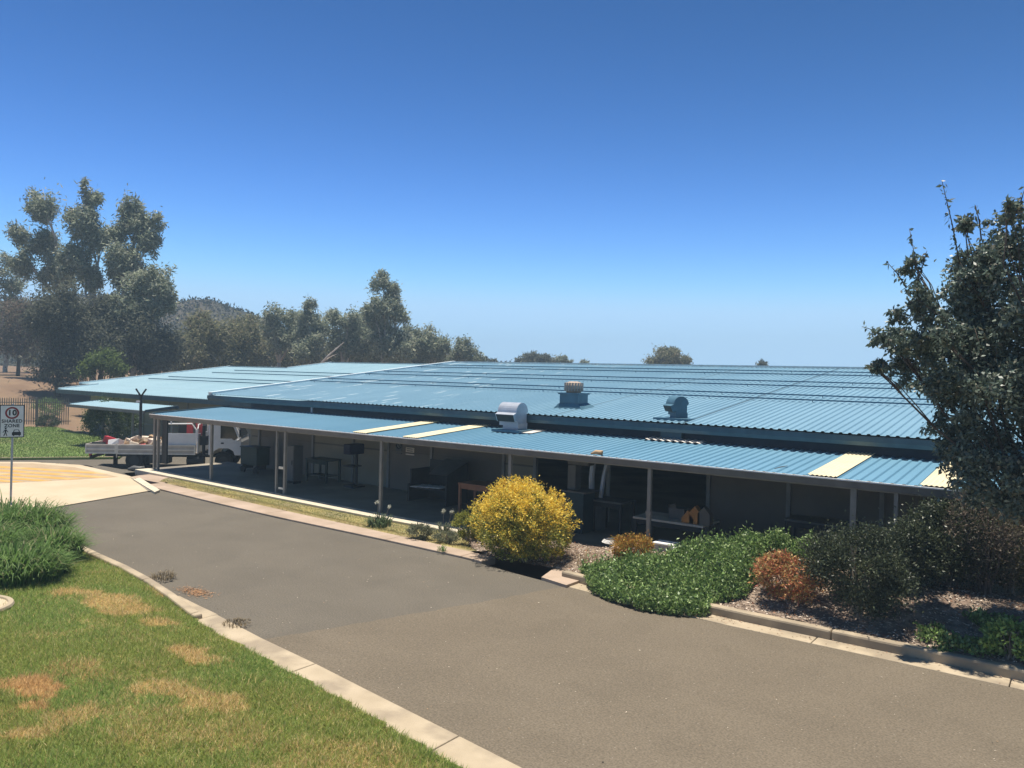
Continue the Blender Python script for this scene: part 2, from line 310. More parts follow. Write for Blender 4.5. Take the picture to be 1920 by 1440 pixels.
def flat(name, poly, z, mat, t=.1):
    o = MB().prism(poly, z-t, z).build(name, mat); return props(o, kind='structure')
flat('road', far_poly, 0, M['asph_far']); flat('road', near_poly, .004, M['asph_near'])
crossing = px2([(60, 960), (296, 919), (243, 894), (150, 873), (61, 867.5), (-60, 867), (-260, 905), (-200, 1000)])
flat('crossing', crossing, .03, M['conc'], .08)
zb = [(-8, 868.8), (61, 868.6), (140, 876), (221, 894.2), (150, 898.5), (-8, 906.5), (-150, 914), (-100, 872)]
zp = px2(zb, .03); zone = np.array(zp)
o = flat('crossing_paint', zp, .034, M['tan'], .003)
def clip(poly, a, b):
    """keep the side of line a->b on its left"""
    out = []; a = np.array(a); d = np.array(b)-a; n = len(poly); sd = [d[0]*(p[1]-a[1])-d[1]*(p[0]-a[0]) for p in poly]
    for i in range(n):
        p, q = np.array(poly[i]), np.array(poly[(i+1) % n]); s0, s1 = sd[i], sd[(i+1) % n]
        if s0 >= 0: out.append(tuple(p))
        if (s0 >= 0) != (s1 >= 0): out.append(tuple(p+(q-p)*s0/(s0-s1)))
    return out
sm = MB()
for k in range(6):                                   # yellow bars across the crossing
    yl = 873.5+k*6.3; A = g(-8, yl, .034)[:2]; B = g(150, yl+9.5+k*1.1, .034)[:2]; C2 = g(-8, yl+3.4, .034)[:2]; D = g(150, yl+13.0+k*1.1, .034)[:2]
    pl = clip(clip(zp, D, C2) if False else zp, A, B)
    def side(P, a, b): return (b[0]-a[0])*(P[1]-a[1])-(b[1]-a[1])*(P[0]-a[0])
    pl = clip(zp, A, B) if side(C2, A, B) > 0 else clip(zp, B, A)
    pl = clip(pl, C2, D) if side(A, C2, D) > 0 else clip(pl, D, C2)
    if len(pl) > 2: sm.prism(pl, .033, .038)
props(sm.build('crossing_stripes', M['yellow']), kind='structure')
# pale kerb nib beside the crossing with its grey gutter
nib = px2([(250, 897), (262, 894), (300, 917), (290, 921)], .1)
flat('kerb_nib', nib, .075, M['edge'], .14); flat('kerb_channel', px2([(243, 895), (249, 896.5), (289, 920), (278, 921)], .03), .036, M['slab'], .01)
# pink concrete strip beside the road, in bays with open joints
pin = [(-25.78, 14.62), (-22.5, 14.36), (-17.96, 14.06), (-14.79, 13.9), (-11.25, 13.7), (-10.3, 13.6)]
def interp(line, x): return float(np.interp(x, [p[0] for p in line], [p[1] for p in line]))
def strip(name, lo, hi, x0, x1, step, z0, z1, mat, gap=.012, round_=.015):
    s = MB(); x = x0
    while x < x1-.05:
        e = min(x+step, x1); mid = (x+e)/2; a, b, c = x+gap/2, mid, e-gap/2
        s.prism([(a, interp(lo, a)), (b, interp(lo, b)), (c, interp(lo, c)), (c, interp(hi, c)), (b, interp(hi, b)), (a, interp(hi, a))], z0, z1); x = e
    return props(s.build(name, mat, bevel=round_), kind='structure')
grid_yard = [p[:2] for p in YARD[1:9]]+[(-27.7, 25.2), (-54, 25.2), (-54, 12)]
strip('footpath', roadR, pin, -25.4, -10.35, 2.4, -.1, .05, M['path'])
flat('footpath', px2([(243, 894.5), (262, 891), (306, 886.5), (333, 894), (318, 904), (302, 906)], .02), .02, M['path'], .12)
flat('kerb_apron', px2([(1015, 1083), (1036, 1068), (1072, 1066), (1104, 1083), (1062, 1098)], .05), .06, M['path'], .12)
# left kerb: raised stretch, then a broad flush strip
strip('kerb', lawnL, [(x, y+.16) for x, y in lawnL], -24, -11.35, 2.5, -.1, .10, M['kerb'], .01, .03)
strip('kerb', lawnL, kerbL, -11.35, 9, 2.9, -.1, .028, M['kerb'], .014)
strip('kerb', [(x, y+.165) for x, y in lawnL], [(x, y+.03) for x, y in kerbL], -12.8, -11.36, 3, -.1, .02, M['kerb'])
# right kerb: channel and raised kerb
chan = [(x, y+.36) for x, y in roadR]
strip('kerb_channel', roadR, chan, -8.6, 12, 2.6, -.1, .012, M['kerb'])
strip('kerb', [(x, y+.002) for x, y in chan], [(x, y+.18) for x, y in chan], -8.4, 12, 2.6, -.1, .16, M['kerb'], .01, .035)

# ------------------------------------------------------------------ lawns
def vnoise(x, y, sc, seed=0):
    """smooth value noise, about 0..1"""
    x = np.asarray(x)*sc; y = np.asarray(y)*sc; i = np.floor(x).astype(np.int64); j = np.floor(y).astype(np.int64); u = x-i; v = y-j; u = u*u*(3-2*u); v = v*v*(3-2*v)
    def h(a, b): return ((np.sin(a*127.1+b*311.7+seed*74.7)*43758.5453) % 1.)
    return (h(i, j)*(1-u)+h(i+1, j)*u)*(1-v)+(h(i, j+1)*(1-u)+h(i+1, j+1)*u)*v
def dryness(x, y):
    d = np.zeros_like(x); nz = .5*vnoise(x, y, 2.2, 1)+.3*vnoise(x, y, 5.5, 2)+.2*vnoise(x, y, 13, 3)
    for cx, cy, rx, ry, ang, s in DRY:
        c, sn = math.cos(ang), math.sin(ang); u = (x-cx)*c+(y-cy)*sn; v = -(x-cx)*sn+(y-cy)*c
        q = (u/rx)**2+(v/ry)**2; d = np.maximum(d, s*sstep(-.1, .45, 1.45-.95*q**.6-2.7*(nz-.33)))
    return np.maximum(d, .30*sstep(.58, .85, nz))
DRY = []
def dry_px(x0, y0, x1, y1, w, s):
    a, b = g(x0, y0, .1)[:2], g(x1, y1, .1)[:2]; c = (a+b)/2; d = b-a; DRY.append((c[0], c[1], np.linalg.norm(d)/2, w, math.atan2(d[1], d[0]), s))
for q in [(110, 1108, 235, 1130, .35, .85), (180, 1135, 280, 1150, .3, .8), (265, 1160, 335, 1172, .16, .8), (305, 1212, 400, 1240, .2, .9), (10, 1318, 100, 1290, .45, 1.), (40, 1330, 70, 1345, .18, .9),
          (225, 1265, 460, 1335, .28, .75), (60, 1395, 190, 1340, .25, .7), (0, 1395, 60, 1385, .15, .8), (200, 1320, 330, 1400, .5, .34), (330, 1340, 520, 1430, .42, .36), (470, 1405, 800, 1445, .42, .34), (120, 1250, 240, 1290, .3, .35), (560, 1395, 700, 1420, .3, .4), (280, 1100, 330, 1116, .15, .6)]: dry_px(*q)
lawn_poly = lawnL+[(10, -2), (-10, -2), (-30, 3), (-27, 8.6)]
def lawn_z(x, y):
    edge = np.interp(x, [p[0] for p in lawnL], [p[1] for p in lawnL])-y
    return .045+.05*sstep(0, .6, edge)+.10*sstep(.5, 4, edge)
def grid_sheet(name, poly, step, zf, colf, mat, kind='structure'):
    P = np.array(poly); x0, y0 = P.min(0)-step; x1, y1 = P.max(0)+step; xs = np.arange(x0, x1, step); ys = np.arange(y0, y1, step); X, Y = np.meshgrid(xs, ys)
    Z = zf(X, Y); C = colf(X, Y); V = np.stack([X, Y, Z], -1); ny, nx = X.shape; ctr = np.stack([(X[:-1, :-1]+step/2).ravel(), (Y[:-1, :-1]+step/2).ravel()], -1); ok = inside(ctr, poly).reshape(ny-1, nx-1)
    idx = np.arange(nx*ny).reshape(ny, nx); F = np.stack([idx[:-1, :-1], idx[:-1, 1:], idx[1:, 1:], idx[1:, :-1]], -1)[ok]
    used, inv = np.unique(F, return_inverse=True); F = inv.reshape(F.shape); V = V.reshape(-1, 3)[used]; C = C.reshape(-1, 3)[used]
    me = bpy.data.meshes.new(name); me.from_pydata(V.tolist(), [], F.tolist()); me.update()
    a = me.attributes.new('col', 'FLOAT_COLOR', 'POINT'); a.data.foreach_set('color', np.concatenate([C, np.ones((len(C), 1))], 1).astype(np.float32).ravel())
    for p in me.polygons: p.use_smooth = True
    return props(link(name, me, mat), kind=kind)
GREEN = np.array([.19, .235, .055]); DRYC = np.array([.50, .34, .13]); BROWN = np.array([.33, .165, .065])
def turf_col(x, y):
    d = dryness(x, y)[..., None]; return (GREEN*.55)*(1-d)+DRYC*.75*d
grid_sheet('lawn', lawn_poly, .12, lawn_z, turf_col, M['soilgrass'])
def blades(name, pts, h, w, cols, zf, lean=.45):
    n = len(pts); z = zf(pts[:, 0], pts[:, 1]); P = np.column_stack([pts, z-.005]); a = rng.uniform(0, 2*math.pi, n); s = np.stack([np.cos(a), np.sin(a), 0*a], 1)
    H = (h*rng.uniform(.55, 1.3, n))[:, None]; W = (w*rng.uniform(.7, 1.3, n))[:, None]; d = np.column_stack([rng.normal(0, lean, (n, 2)), np.ones(n)]); d = unit(d)
    V = np.stack([P-s*W/2, P+s*W/2, P+d*H], 1); me = np_mesh(name, V, 3, cols); return me
pts = []
while sum(map(len, pts)) < 260000:
    q = np.column_stack([rng.uniform(-25, -3, 120000), rng.uniform(0.5, 9.2, 120000)]); q = q[inside(q, lawn_poly)]
    d = np.column_stack([q, np.full(len(q), .1)])-CAM; t = d@FW; px = 960+FPX*(d@RT)/t; py = 720-FPX*(d@UP)/t
    q = q[(t > 1) & (px > -150) & (py < 1530)]; dist = np.hypot(q[:, 0], q[:, 1]); q = q[rng.random(len(q)) < np.clip(9.5/dist, .25, 1)**1.2]; pts.append(q)
pts = np.concatenate(pts)[:260000]; edge = np.interp(pts[:, 0], [p[0] for p in lawnL], [p[1] for p in lawnL])-pts[:, 1]
dd = dryness(pts[:, 0], pts[:, 1]); r = rng.random(len(pts)); isd = r < dd*.92+.08
cc = vary(len(pts), [(.245, .34, .08), (.31, .40, .105), (.39, .45, .16), (.17, .26, .06)], [4, 4, 2, 2])
cd = vary(len(pts), [(.66, .50, .23), (.58, .42, .19), (.74, .60, .33)], [4, 3, 2]); yl = rng.random(len(pts)) < sstep(.35, .75, vnoise(pts[:, 0], pts[:, 1], .9, 5))*.75; cc[yl] = vary(int(yl.sum()), [(.33, .37, .09), (.40, .42, .13), (.27, .31, .075)], [3, 2, 2]); first = (np.hypot(pts[:, 0]-DRY[4][0], pts[:, 1]-DRY[4][1]) < .9); cd[first] = vary(int(first.sum()), [(.66, .46, .22), (.56, .37, .17)], [3, 2])
cc[isd] = cd[isd]
me = blades('grass', pts, .082*(.7+.6*vnoise(pts[:, 0], pts[:, 1], 3.1, 8)), .011, cc, lawn_z, .95); props(link('grass', me, M['blade']), kind='stuff')

verge_poly = [(-25.9, 14.75)]+pin[1:-1]+[(-11.0, 14.0), (-12.3, 15.0), (-13.2, 15.46), (-20, 15.46), (-26.6, 15.46)]
def slab_z(x): return -.05+.0117*np.clip(-16-x, 0, 13)
def verge_z(x, y): return slab_z(x)-.055+.07*(1-sstep(0, .9, 0*x+15.4-y+0)) if False else .035-(.09-slab_z(x)*1.)*sstep(.15, .8, y-np.interp(x, [p[0] for p in pin], [p[1] for p in pin]))
grid_sheet('verge', verge_poly, .15, verge_z, lambda x, y: np.stack([.30+.06*np.sin(x*3)*np.cos(y*5), .25+.05*np.sin(x*3)*np.cos(y*5), .12+0*x], -1), M['soilgrass'])
q = np.column_stack([rng.uniform(-26.5, -11, 60000), rng.uniform(13.8, 15.5, 60000)]); q = q[inside(q, verge_poly)][:30000]
ny = (q[:, 1]-np.interp(q[:, 0], [p[0] for p in pin], [p[1] for p in pin])); gr = rng.random(len(q)) < .25+.5*sstep(.1, .8, ny)+.15*np.sin(q[:, 0]*2.1)
vc = vary(len(q), [(.52, .42, .20), (.60, .48, .25), (.44, .33, .15)], [3, 2, 1]); vg = vary(len(q), [(.26, .30, .11), (.33, .35, .14), (.20, .24, .08)], [3, 3, 1]); vc[gr] = vg[gr]
me = blades('verge_grass', q, .045, .012, vc, verge_z, .6); props(link('verge_grass', me, M['blade']), kind='stuff')
grid_sheet('road', grid_yard, .25, yard_z, lambda x, y: np.stack([.1+0*x]*3, -1), M['asph_far'])
ZL = -.36
farlawn = px2([(-420, 868), (-8, 859.5), (110, 858.5), (224, 857.5), (238, 846), (236, 828), (150, 812), (106, 801), (-8, 800), (-420, 830)], ZL)
flat('lawn', farlawn, ZL, M['lawnfar'], .12)
flm = MB(); L2 = [tuple(g(*q_, -.40)[:2]) for q_ in ((-300, 867), (-8, 860.5), (110, 859.5), (224, 858.5))]
for a, b in zip(L2[:-1], L2[1:]): flm.bar((*a, -.41), (*b, -.41), .14, .15)
props(flm.build('kerb', M['path']), kind='structure')
q = np.column_stack([rng.uniform(-72, -36, 120000), rng.uniform(8, 28, 120000)]); q = q[inside(q, farlawn)][:50000]
me = blades('grass', q, .09, .035, vary(len(q), [(.14, .22, .05), (.19, .26, .07), (.24, .27, .10)], [4, 4, 2]), lambda x, y: ZL+0*x, .5); props(link('grass', me, M['blade']), kind='stuff')

# ------------------------------------------------------------------ garden bed of mulch
bedf = [(x, y+.54) for x, y in roadR]
bed_poly = [(-13.0, 15.5), (-12.2, 14.9), (-11.2, 13.9), (-10.4, 13.65), (-9.6, 13.75), (-8.7, 13.65)]+[(x, y-.01) for x, y in bedf if x > -8.5 and x < 13]+[(12, 13), (12, 15.56), (-5, 15.56)]
def bed_z(x, y):
    v = y-np.interp(x, [p[0] for p in bedf], [p[1] for p in bedf]); h = .03+.11*sstep(-.15, .1, v)*sstep(-9.2, -8, x)
    return h+(.15+.29*sstep(-7.4, -4.0, x))*sstep(.15, 1.7, v)*sstep(-12.0, -9.0, x)+.03*np.sin(x*2.3+y)*np.cos(y*3.1)+.012*np.sin(x*11)*np.cos(y*13)
bd = grid_sheet('garden_bed', bed_poly, .1, bed_z, lambda x, y: np.stack([.1+0*x]*3, -1), M['mulch'])
q = np.column_stack([rng.uniform(-13, 4, 60000), rng.uniform(12.5, 15.6, 60000)]); q = q[inside(q, bed_poly)][:22000]
P = np.column_stack([q, bed_z(q[:, 0], q[:, 1])+rng.uniform(0, .02, len(q))]); v = leaf_faces(P, .075, .028); v[:, :, 2] = P[:, None, 2]+(v[:, :, 2]-P[:, None, 2])*.35
me = np_mesh('bark_chips', v, 4, vary(len(q), [(.26, .19, .14), (.46, .38, .30), (.15, .11, .08), (.64, .55, .45), (.32, .14, .07)], [4, 4, 2, 3, 1])); props(link('bark_chips', me, M['soilgrass']), kind='stuff')

# ------------------------------------------------------------------ the workshop building
VY0, VZ0, VS = 16.0, 2.17, .068      # verandah: gutter line, its height, pitch
AY0, AZ0, AS = 19.1, 2.87, .1118     # main roof: eave, height, pitch
AY1 = 34.7; AX0, AX1 = -29.75, 8.0
def ribbed(x0, x1, y0, y1, z0, s, pitch=.2, top=.045, base=.095, h=.027, thick=0):
    m_ = MB(); xs = []
    x = x0
    while x < x1-1e-6:
        e = min(x+pitch, x1); c = x+pitch/2
        for dx, dz in ((x, 0), (c-base/2, 0), (c-top/2, h), (c+top/2, h), (c+base/2, 0)):
            if dx < x1: xs.append((dx, dz))
        x = e
    xs.append((x1, 0)); n_ = len(xs); vs_ = [(a, y0, z0+b) for a, b in xs]+[(a, y1, z0+s*(y1-y0)+b) for a, b in xs]
    return m_.add(vs_, [(i, i+1, n_+i+1, n_+i) for i in range(n_-1)])
shop = thing('workshop_building', 'long low workshop with big ribbed blue steel roof and open front verandah', 'building', (-15, 19.3, 0))
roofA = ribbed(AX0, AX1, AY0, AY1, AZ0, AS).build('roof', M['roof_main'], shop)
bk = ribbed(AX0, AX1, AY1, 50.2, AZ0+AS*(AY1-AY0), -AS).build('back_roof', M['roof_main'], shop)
for pxy in ((1280, 792), (1247, 726)):
    xl_ = round(onroof(*pxy, AY0, AZ0, AS)[0]/.2)*.2+.03; MB().add([(xl_, AY0+.01, AZ0+.016), (xl_+.05, AY0+.01, AZ0+.016), (xl_+.05, AY1-.3, AZ0+.016+AS*(AY1-.3-AY0)), (xl_, AY1-.3, AZ0+.016+AS*(AY1-.3-AY0))], [(0, 1, 2, 3)]).build('sheet_lap', M['trim'], roofA)
MB().bar((AX0, AY1, AZ0+AS*(AY1-AY0)+.015), (AX1, AY1, AZ0+AS*(AY1-AY0)+.015), .55, .12).build('ridge_cap', M['flash'], roofA)
MB().bar((AX0-.03, AY0-.02, AZ0+.03), (AX0-.03, AY1, AZ0+AS*(AY1-AY0)+.03), .22, .14).bar((AX0-.03, AY1, AZ0+AS*(AY1-AY0)+.03), (AX0-.03, 50.2, AZ0+.02), .14, .10).build('barge_flashing', M['barge'], roofA)
# fascia gutter: front lip, face, underside
zz = AZ0-.03
gp = [(AY0-.02, zz), (AY0-.02, zz-.2), (AY0-.09, zz-.21), (AY0-.14, zz-.12), (AY0-.135, zz+.0), (AY0-.12, zz+.0), (AY0-.12, zz-.10), (AY0-.08, zz-.18), (AY0-.035, zz-.18), (AY0-.035, zz)]
MB().extrude(gp, AX0-.05, AX1).build('gutter', M['trim'], roofA)
MB().box(AX0+.05, AX1, AY0, 19.48, AZ0-.22, AZ0-.2).build('soffit', M['trim'], roofA)
for Y in (23.97, 25.04, 27.4, 28.7, 31.2, 32.4):
    z = AZ0+AS*(Y-AY0); m_ = MB().bar((AX0+.4, Y, z+.085), (AX1-.5, Y, z+.085), .045, .04)
    for x in np.arange(AX0+.7, AX1-.6, 3.2): m_.box(x-.01, x+.01, Y-.01, Y+.01, z+.02, z+.07)
    m_.build('solar_rail', M['rail'], shop)
# verandah
ver = ribbed(-28.66, AX1, VY0, 19.32, VZ0, VS)
sky_x = [(-17.62, -17.0), (-15.57, -15.0), (-4.5, -3.94), (-2.5, -1.94)]
verb = ver.build('verandah_roof', M['roof_ver'], shop)
def corrugated(x0, x1, y0, y1, z0, s, pitch=.085, h=.02):
    n_ = int((x1-x0)/pitch*4); xs = [(x0+(x1-x0)*i/n_, h*.5*(1+math.sin(2*math.pi*i/4))) for i in range(n_+1)]; k = n_+1
    return MB().add([(a, y0, z0+b) for a, b in xs]+[(a, y1, z0+s*(y1-y0)+b) for a, b in xs], [(i, i+1, k+i+1, k+i) for i in range(n_)])
for a, b in sky_x: corrugated(a, b, VY0-.015, 19.315, VZ0+.037, VS).build('skylight', M['poly'], verb)
gv = [(VY0-.01, VZ0-.02), (VY0-.01, VZ0-.13), (VY0-.11, VZ0-.13), (VY0-.12, VZ0+.0), (VY0-.10, VZ0+.0), (VY0-.095, VZ0-.115), (VY0-.025, VZ0-.115), (VY0-.025, VZ0-.02)]
gu_ = MB().extrude(gv, -28.72, AX1).build('gutter', M['gutter'], verb)
MB().box(-28.72, AX1, VY0-.145, VY0-.095, VZ0+.002, VZ0+.026).build('lip', M['white'], gu_)  # white lip, the sunlit top edge put into its colour
MB().box(-28.6, AX1, VY0+.03, VY0+.1, VZ0-.17, VZ0-.03).build('front_beam', M['post'], verb)
pr_ = MB()
for Y in (17.0, 18.1, 19.0): pr_.box(-28.6, AX1, Y, Y+.06, VZ0+VS*(Y-VY0)-.09, VZ0+VS*(Y-VY0)-.005)
for x in np.arange(-28.5, AX1, 3.7): pr_.bar((x, VY0+.1, VZ0-.10), (x, 19.4, VZ0+VS*3.3-.10), .06, .12)
pr_.build('roof_framing', M['post'], verb)
MB().bar((-28.68, VY0-.05, VZ0+.02), (-28.68, 19.3, VZ0+VS*3.3+.02), .06, .09).build('barge_flashing', M['trim'], verb)
for px, w in ((290, .09), (297, .09), (397, .09), (520, .07), (535.5, .09), (716, .085), (958, .085), (1220, .085), (1603, .11), (1683, .07)):
    x = onY(px, 880, VY0+.06)[0]; zb_ = float(slab_z(x)); m_ = MB().box(x-w/2, x+w/2, VY0-.0, VY0+w*.9, zb_, VZ0-.13); m_.box(x-w*.9, x+w*.9, VY0-.03, VY0+w+.03, zb_, zb_+.012)
    if px == 1220: m_.box(x-w*.75, x+w*.75, VY0-.012, VY0+w, .98, 1.06)
    p = m_.build('post', M['post'], shop)
xa, xb = onY(520, 880, VY0)[0]+.04, onY(535.5, 880, VY0)[0]-.045
for z0_, z1_ in ((.80, .88), (.15, .21)): MB().box(xa, xb, VY0+.02, VY0+.06, z0_, z1_).build('brace', M['alum_lt'], shop)
x = onY(303, 830, VY0)[0]; MB().box(x-.16, x+.17, VY0+.1, VY0+.16, .35, VZ0-.15).build('shade_panel', M['dark'], shop)  # dark panel added to draw the column of shade by the posts
# walls
WY = 19.5
def wallA(x0, x1, z0, z1, mat, name='wall'): return MB().box(x0, x1, WY, WY+.1, z0, z1).build(name, mat, shop)
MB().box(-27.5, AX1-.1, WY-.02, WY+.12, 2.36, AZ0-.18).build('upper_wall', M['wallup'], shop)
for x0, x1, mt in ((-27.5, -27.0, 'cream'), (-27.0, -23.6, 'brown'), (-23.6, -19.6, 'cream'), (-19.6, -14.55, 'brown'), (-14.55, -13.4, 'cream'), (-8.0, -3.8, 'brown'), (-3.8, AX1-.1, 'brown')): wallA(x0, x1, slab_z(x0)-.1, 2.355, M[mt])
MB().box(-13.4, -8.0, WY+.0, WY+.1, 2.05, 2.355).build('lintel', M['wallup'], shop)
MB().box(-27.5, -27.4, WY+.12, 50, -.1, AZ0-.2).build('outer_wall', M['wallup'], shop); MB().box(AX1-.2, AX1-.1, WY+.12, 50, -.1, AZ0-.2).box(-27.4, AX1-.2, 49.8, 49.9, -.1, AZ0-.2).build('outer_wall', M['wallup'], shop)
for x in (-26.9, -23.6, -21.4, -19.6, -17.6, -14.6, -13.42, -10.9, -7.95, -5.9, -3.8): MB().box(x-.05, x+.05, WY-.06, WY-.003, -.06, 2.3).build('wall_stud', M['post'], shop)
m_ = MB()
for z in (1.25, 1.72):
    m_.box(-27.4, -13.5, WY-.03, WY-.002, z, z+.05)
m_.build('wall_rail', M['brown'], shop)
for x0, x1, z0, z1 in ((-18.3, -17.75, 1.75, 2.15), (-16.9, -15.9, 1.72, 2.2), (-2.8, -.6, 1.1, 1.95)):
    w = MB().box(x0, x1, WY-.045, WY-.004, z0, z1).build('window', M['glass'], shop)
    MB().box(x0-.05, x0, WY-.06, WY-.002, z0-.05, z1+.05).box(x1, x1+.05, WY-.06, WY-.002, z0-.05, z1+.05).box(x0, x1, WY-.06, WY-.002, z1, z1+.05).box(x0, x1, WY-.06, WY-.002, z0-.05, z0).build('window_frame', M['post'], w)
sl = MB()
sl.prism([(-28.9, 15.75), (-16, 15.75), (8, 15.75), (8, 50), (-16, 50), (-27.6, 50), (-27.6, 19.4), (-28.9, 19.4)], -.7, 0, lambda x, y: float(slab_z(np.float64(x)))); sl.build('floor', M['slab'], shop)
sl = MB(); sl.prism([(-28.9, 15.45), (-16, 15.45), (8, 15.45), (8, 15.748), (-16, 15.748), (-28.9, 15.748)], -.2, .006, lambda x, y: float(slab_z(np.float64(x))))
sl.build('floor_edge', M['edge'], shop)
sl = MB(); sl.prism([(-28.9, 15.75), (-16, 15.75), (8, 15.75), (8, 15.99), (-16, 15.99), (-28.9, 15.99)], .001, .006, lambda x, y: float(slab_z(np.float64(x)))); sl.build('floor_edge', M['edge'], shop)

# roof vents: gooseneck cowls and a round ventilator
def cowl(base, s, mat, flashmat, w=.62, hl=.2, turn=0.):
    """box duct with a gooseneck hood whose mouth faces the front"""
    bx, by, bz = base; v = thing_part('roof_cowl', base)
    prof = [(.26, .0), (.26, .42)]+[(-.02+.36*math.cos(a), .46+.36*math.sin(a)) for a in np.linspace(.1, math.pi-.02, 14)]+[(-.52, .40), (-.40, .14), (-.26, .20), (-.26, 0)]
    MB().extrude([(by+y*s, bz+(z+.2)*s) for y, z in prof], bx-(w/2+hl)*s, bx+w/2*s).build('hood', mat, v)
    MB().extrude([(by+y*s, bz+(z+.2)*s) for y, z in ((-.525, .385), (-.41, .15), (-.415, .145), (-.535, .385))], bx-(w/2+hl)*s+.03, bx+w/2*s-.03).build('mouth', M['dark'], v)
    MB().box(bx-(w/2+.02)*s, bx+(w/2+.02)*s, by-.285*s, by+.285*s, bz-.12*s, bz+.3*s).build('duct', mat, v)
    if turn:
        for o in v.children:
            bb = np.array(base)-BASE[v.name]; mt_ = Matrix.Translation(bb) @ Matrix.Rotation(turn, 4, 'Z') @ Matrix.Translation(-bb); o.data.transform(mt_)
    return v
def thing_part(name, base):
    me = bpy.data.meshes.new(name); o = MB().box(base[0]-.55, base[0]+.45, base[1]-.42, base[1]+.4, base[2]-.02, base[2]+.05).build(name, M['vent_blue'], shop); return o
pa = onroof(956, 812, VY0, VZ0, VS); va = cowl((pa[0], pa[1]+.25, pa[2]+.05), .82, M['zinc'], M['flash'])
pf = onroof(1000, 806, VY0, VZ0, VS); MB().add([(pa[0]+.28, pa[1]-.05, VZ0+VS*(pa[1]-.05-VY0)+.045), (pa[0]+.75, pa[1]+.0, VZ0+VS*(pa[1]-VY0)+.045), (pa[0]+.75, 19.2, VZ0+VS*3.2+.045), (pa[0]+.1, 19.2, VZ0+VS*3.2+.045)], [(0, 1, 2, 3)]).build('flashing', M['flash'], verb)
pb = onroof(1262, 789, AY0, AZ0, AS); cowl((pb[0], pb[1]+.35, pb[2]+.02), .62, M['vent_blue'], M['flash'], .5, .25, R(-38))
xa, xb = onY(1218, 825, 19.2)[0], onY(1322, 831, 19.2)[0]
corrugated(xa, xb, 18.85, 19.33, VZ0+VS*2.85+.04, VS, .2, .03).build('flashing', M['flash'], verb)
MB().box(xa+.25, xa+.85, 19.33, 19.47, 2.42, 2.66).build('duct_stub', M['vent_blue'], shop)
pc = onroof(1072, 765, AY0, AZ0, AS); bx, by, bz = pc
v = MB().add([(bx-.5, by-.28, bz-.03), (bx+.55, by-.28, bz-.03), (bx+.55, by+.45, bz+.06), (bx-.5, by+.45, bz+.06), (bx-.34, by-.22, bz+.14), (bx+.36, by-.22, bz+.14), (bx+.36, by+.40, bz+.16), (bx-.34, by+.40, bz+.16)], [(0, 1, 5, 4), (1, 2, 6, 5), (2, 3, 7, 6), (3, 0, 4, 7), (4, 5, 6, 7)]).build('roof_ventilator', M['vent_blue'], shop)
MB().box(bx-.32, bx+.34, by-.2, by+.38, bz+.1, bz+.42).box(bx-.36, bx+.38, by-.24, by+.42, bz+.42, bz+.47).build('duct', M['vent_blue'], v)
rn = MB(); cy = by+.09
rn.tube([(bx, cy, bz+.47), (bx, cy, bz+.53), (bx, cy, bz+.6), (bx, cy, bz+.7), (bx, cy, bz+.78), (bx, cy, bz+.82)], [.22, .25, .28, .28, .24, .12], 20); rn.build('vent_head', plain('dusty_vent_head', (.40, .31, .24), .6), v)
lou = MB()
for k in range(20):
    a = 2*math.pi*k/20; c_, s_ = math.cos(a), math.sin(a); lou.bar((bx+.29*c_, cy+.29*s_, bz+.52), (bx+.29*math.cos(a+.15), cy+.29*math.sin(a+.15), bz+.78), .012, .05)
lou.build('vane', plain('dusty_vane', (.30, .27, .25), .6), v)
pd = onY(585, 768, 19.3); MB().tube([(pd[0], 19.3, 2.4), (pd[0], 19.3, 2.7)], .05, 8).build('downpipe', M['zinc'], shop)

# ------------------------------------------------------------------ left wing and its awning
BY0, BZ0, BS = 23.72, 2.318, .121
WX1 = -30.3
wing = thing('wing_building', 'lower left wing with pale faded blue roof beyond the workshop', 'building', (-42, 25, -.45))
def bz(Y): return BZ0+BS*(Y-BY0)
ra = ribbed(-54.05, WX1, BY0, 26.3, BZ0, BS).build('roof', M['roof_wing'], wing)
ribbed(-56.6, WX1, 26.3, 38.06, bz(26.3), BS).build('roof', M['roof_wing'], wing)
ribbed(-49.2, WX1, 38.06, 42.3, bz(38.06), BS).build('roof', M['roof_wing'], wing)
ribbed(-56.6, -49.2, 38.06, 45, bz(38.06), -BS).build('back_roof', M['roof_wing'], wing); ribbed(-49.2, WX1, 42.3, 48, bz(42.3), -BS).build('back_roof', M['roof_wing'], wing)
MB().bar((-54.09, BY0, BZ0), (-54.09, 26.3, bz(26.3)), .1, .19).build('barge_flashing', M['barge'], ra); MB().bar((-56.64, 26.2, bz(26.3)), (-56.64, 38.06, bz(38.06)), .1, .19).build('barge_flashing', M['barge'], ra); MB().bar((-49.24, 38.06, bz(38.06)+.02), (-49.24, 42.3, bz(42.3)+.02), .1, .14).build('barge_flashing', M['barge'], ra)
MB().bar((-56.6, 38.06, bz(38.06)+.05), (-49.2, 38.06, bz(38.06)+.05), .45, .03).build('ridge_cap', M['barge'], ra); MB().bar((-49.2, 42.3, bz(42.3)+.05), (WX1, 42.3, bz(42.3)+.05), .45, .03).build('ridge_cap', M['barge'], ra)
MB().extrude([(BY0-.02, BZ0-.02), (BY0-.02, BZ0-.24), (BY0-.14, BZ0-.24), (BY0-.16, BZ0-.0), (BY0-.14, BZ0-.0), (BY0-.12, BZ0-.21), (BY0-.04, BZ0-.21), (BY0-.04, BZ0-.02)], -54.1, WX1).build('gutter', M['trim'], ra)
MB().bar((-56.6, 26.2, bz(26.3)-.12), (-54.1, 26.2, bz(26.3)-.12), .05, .2).build('fascia', M['trim'], ra)
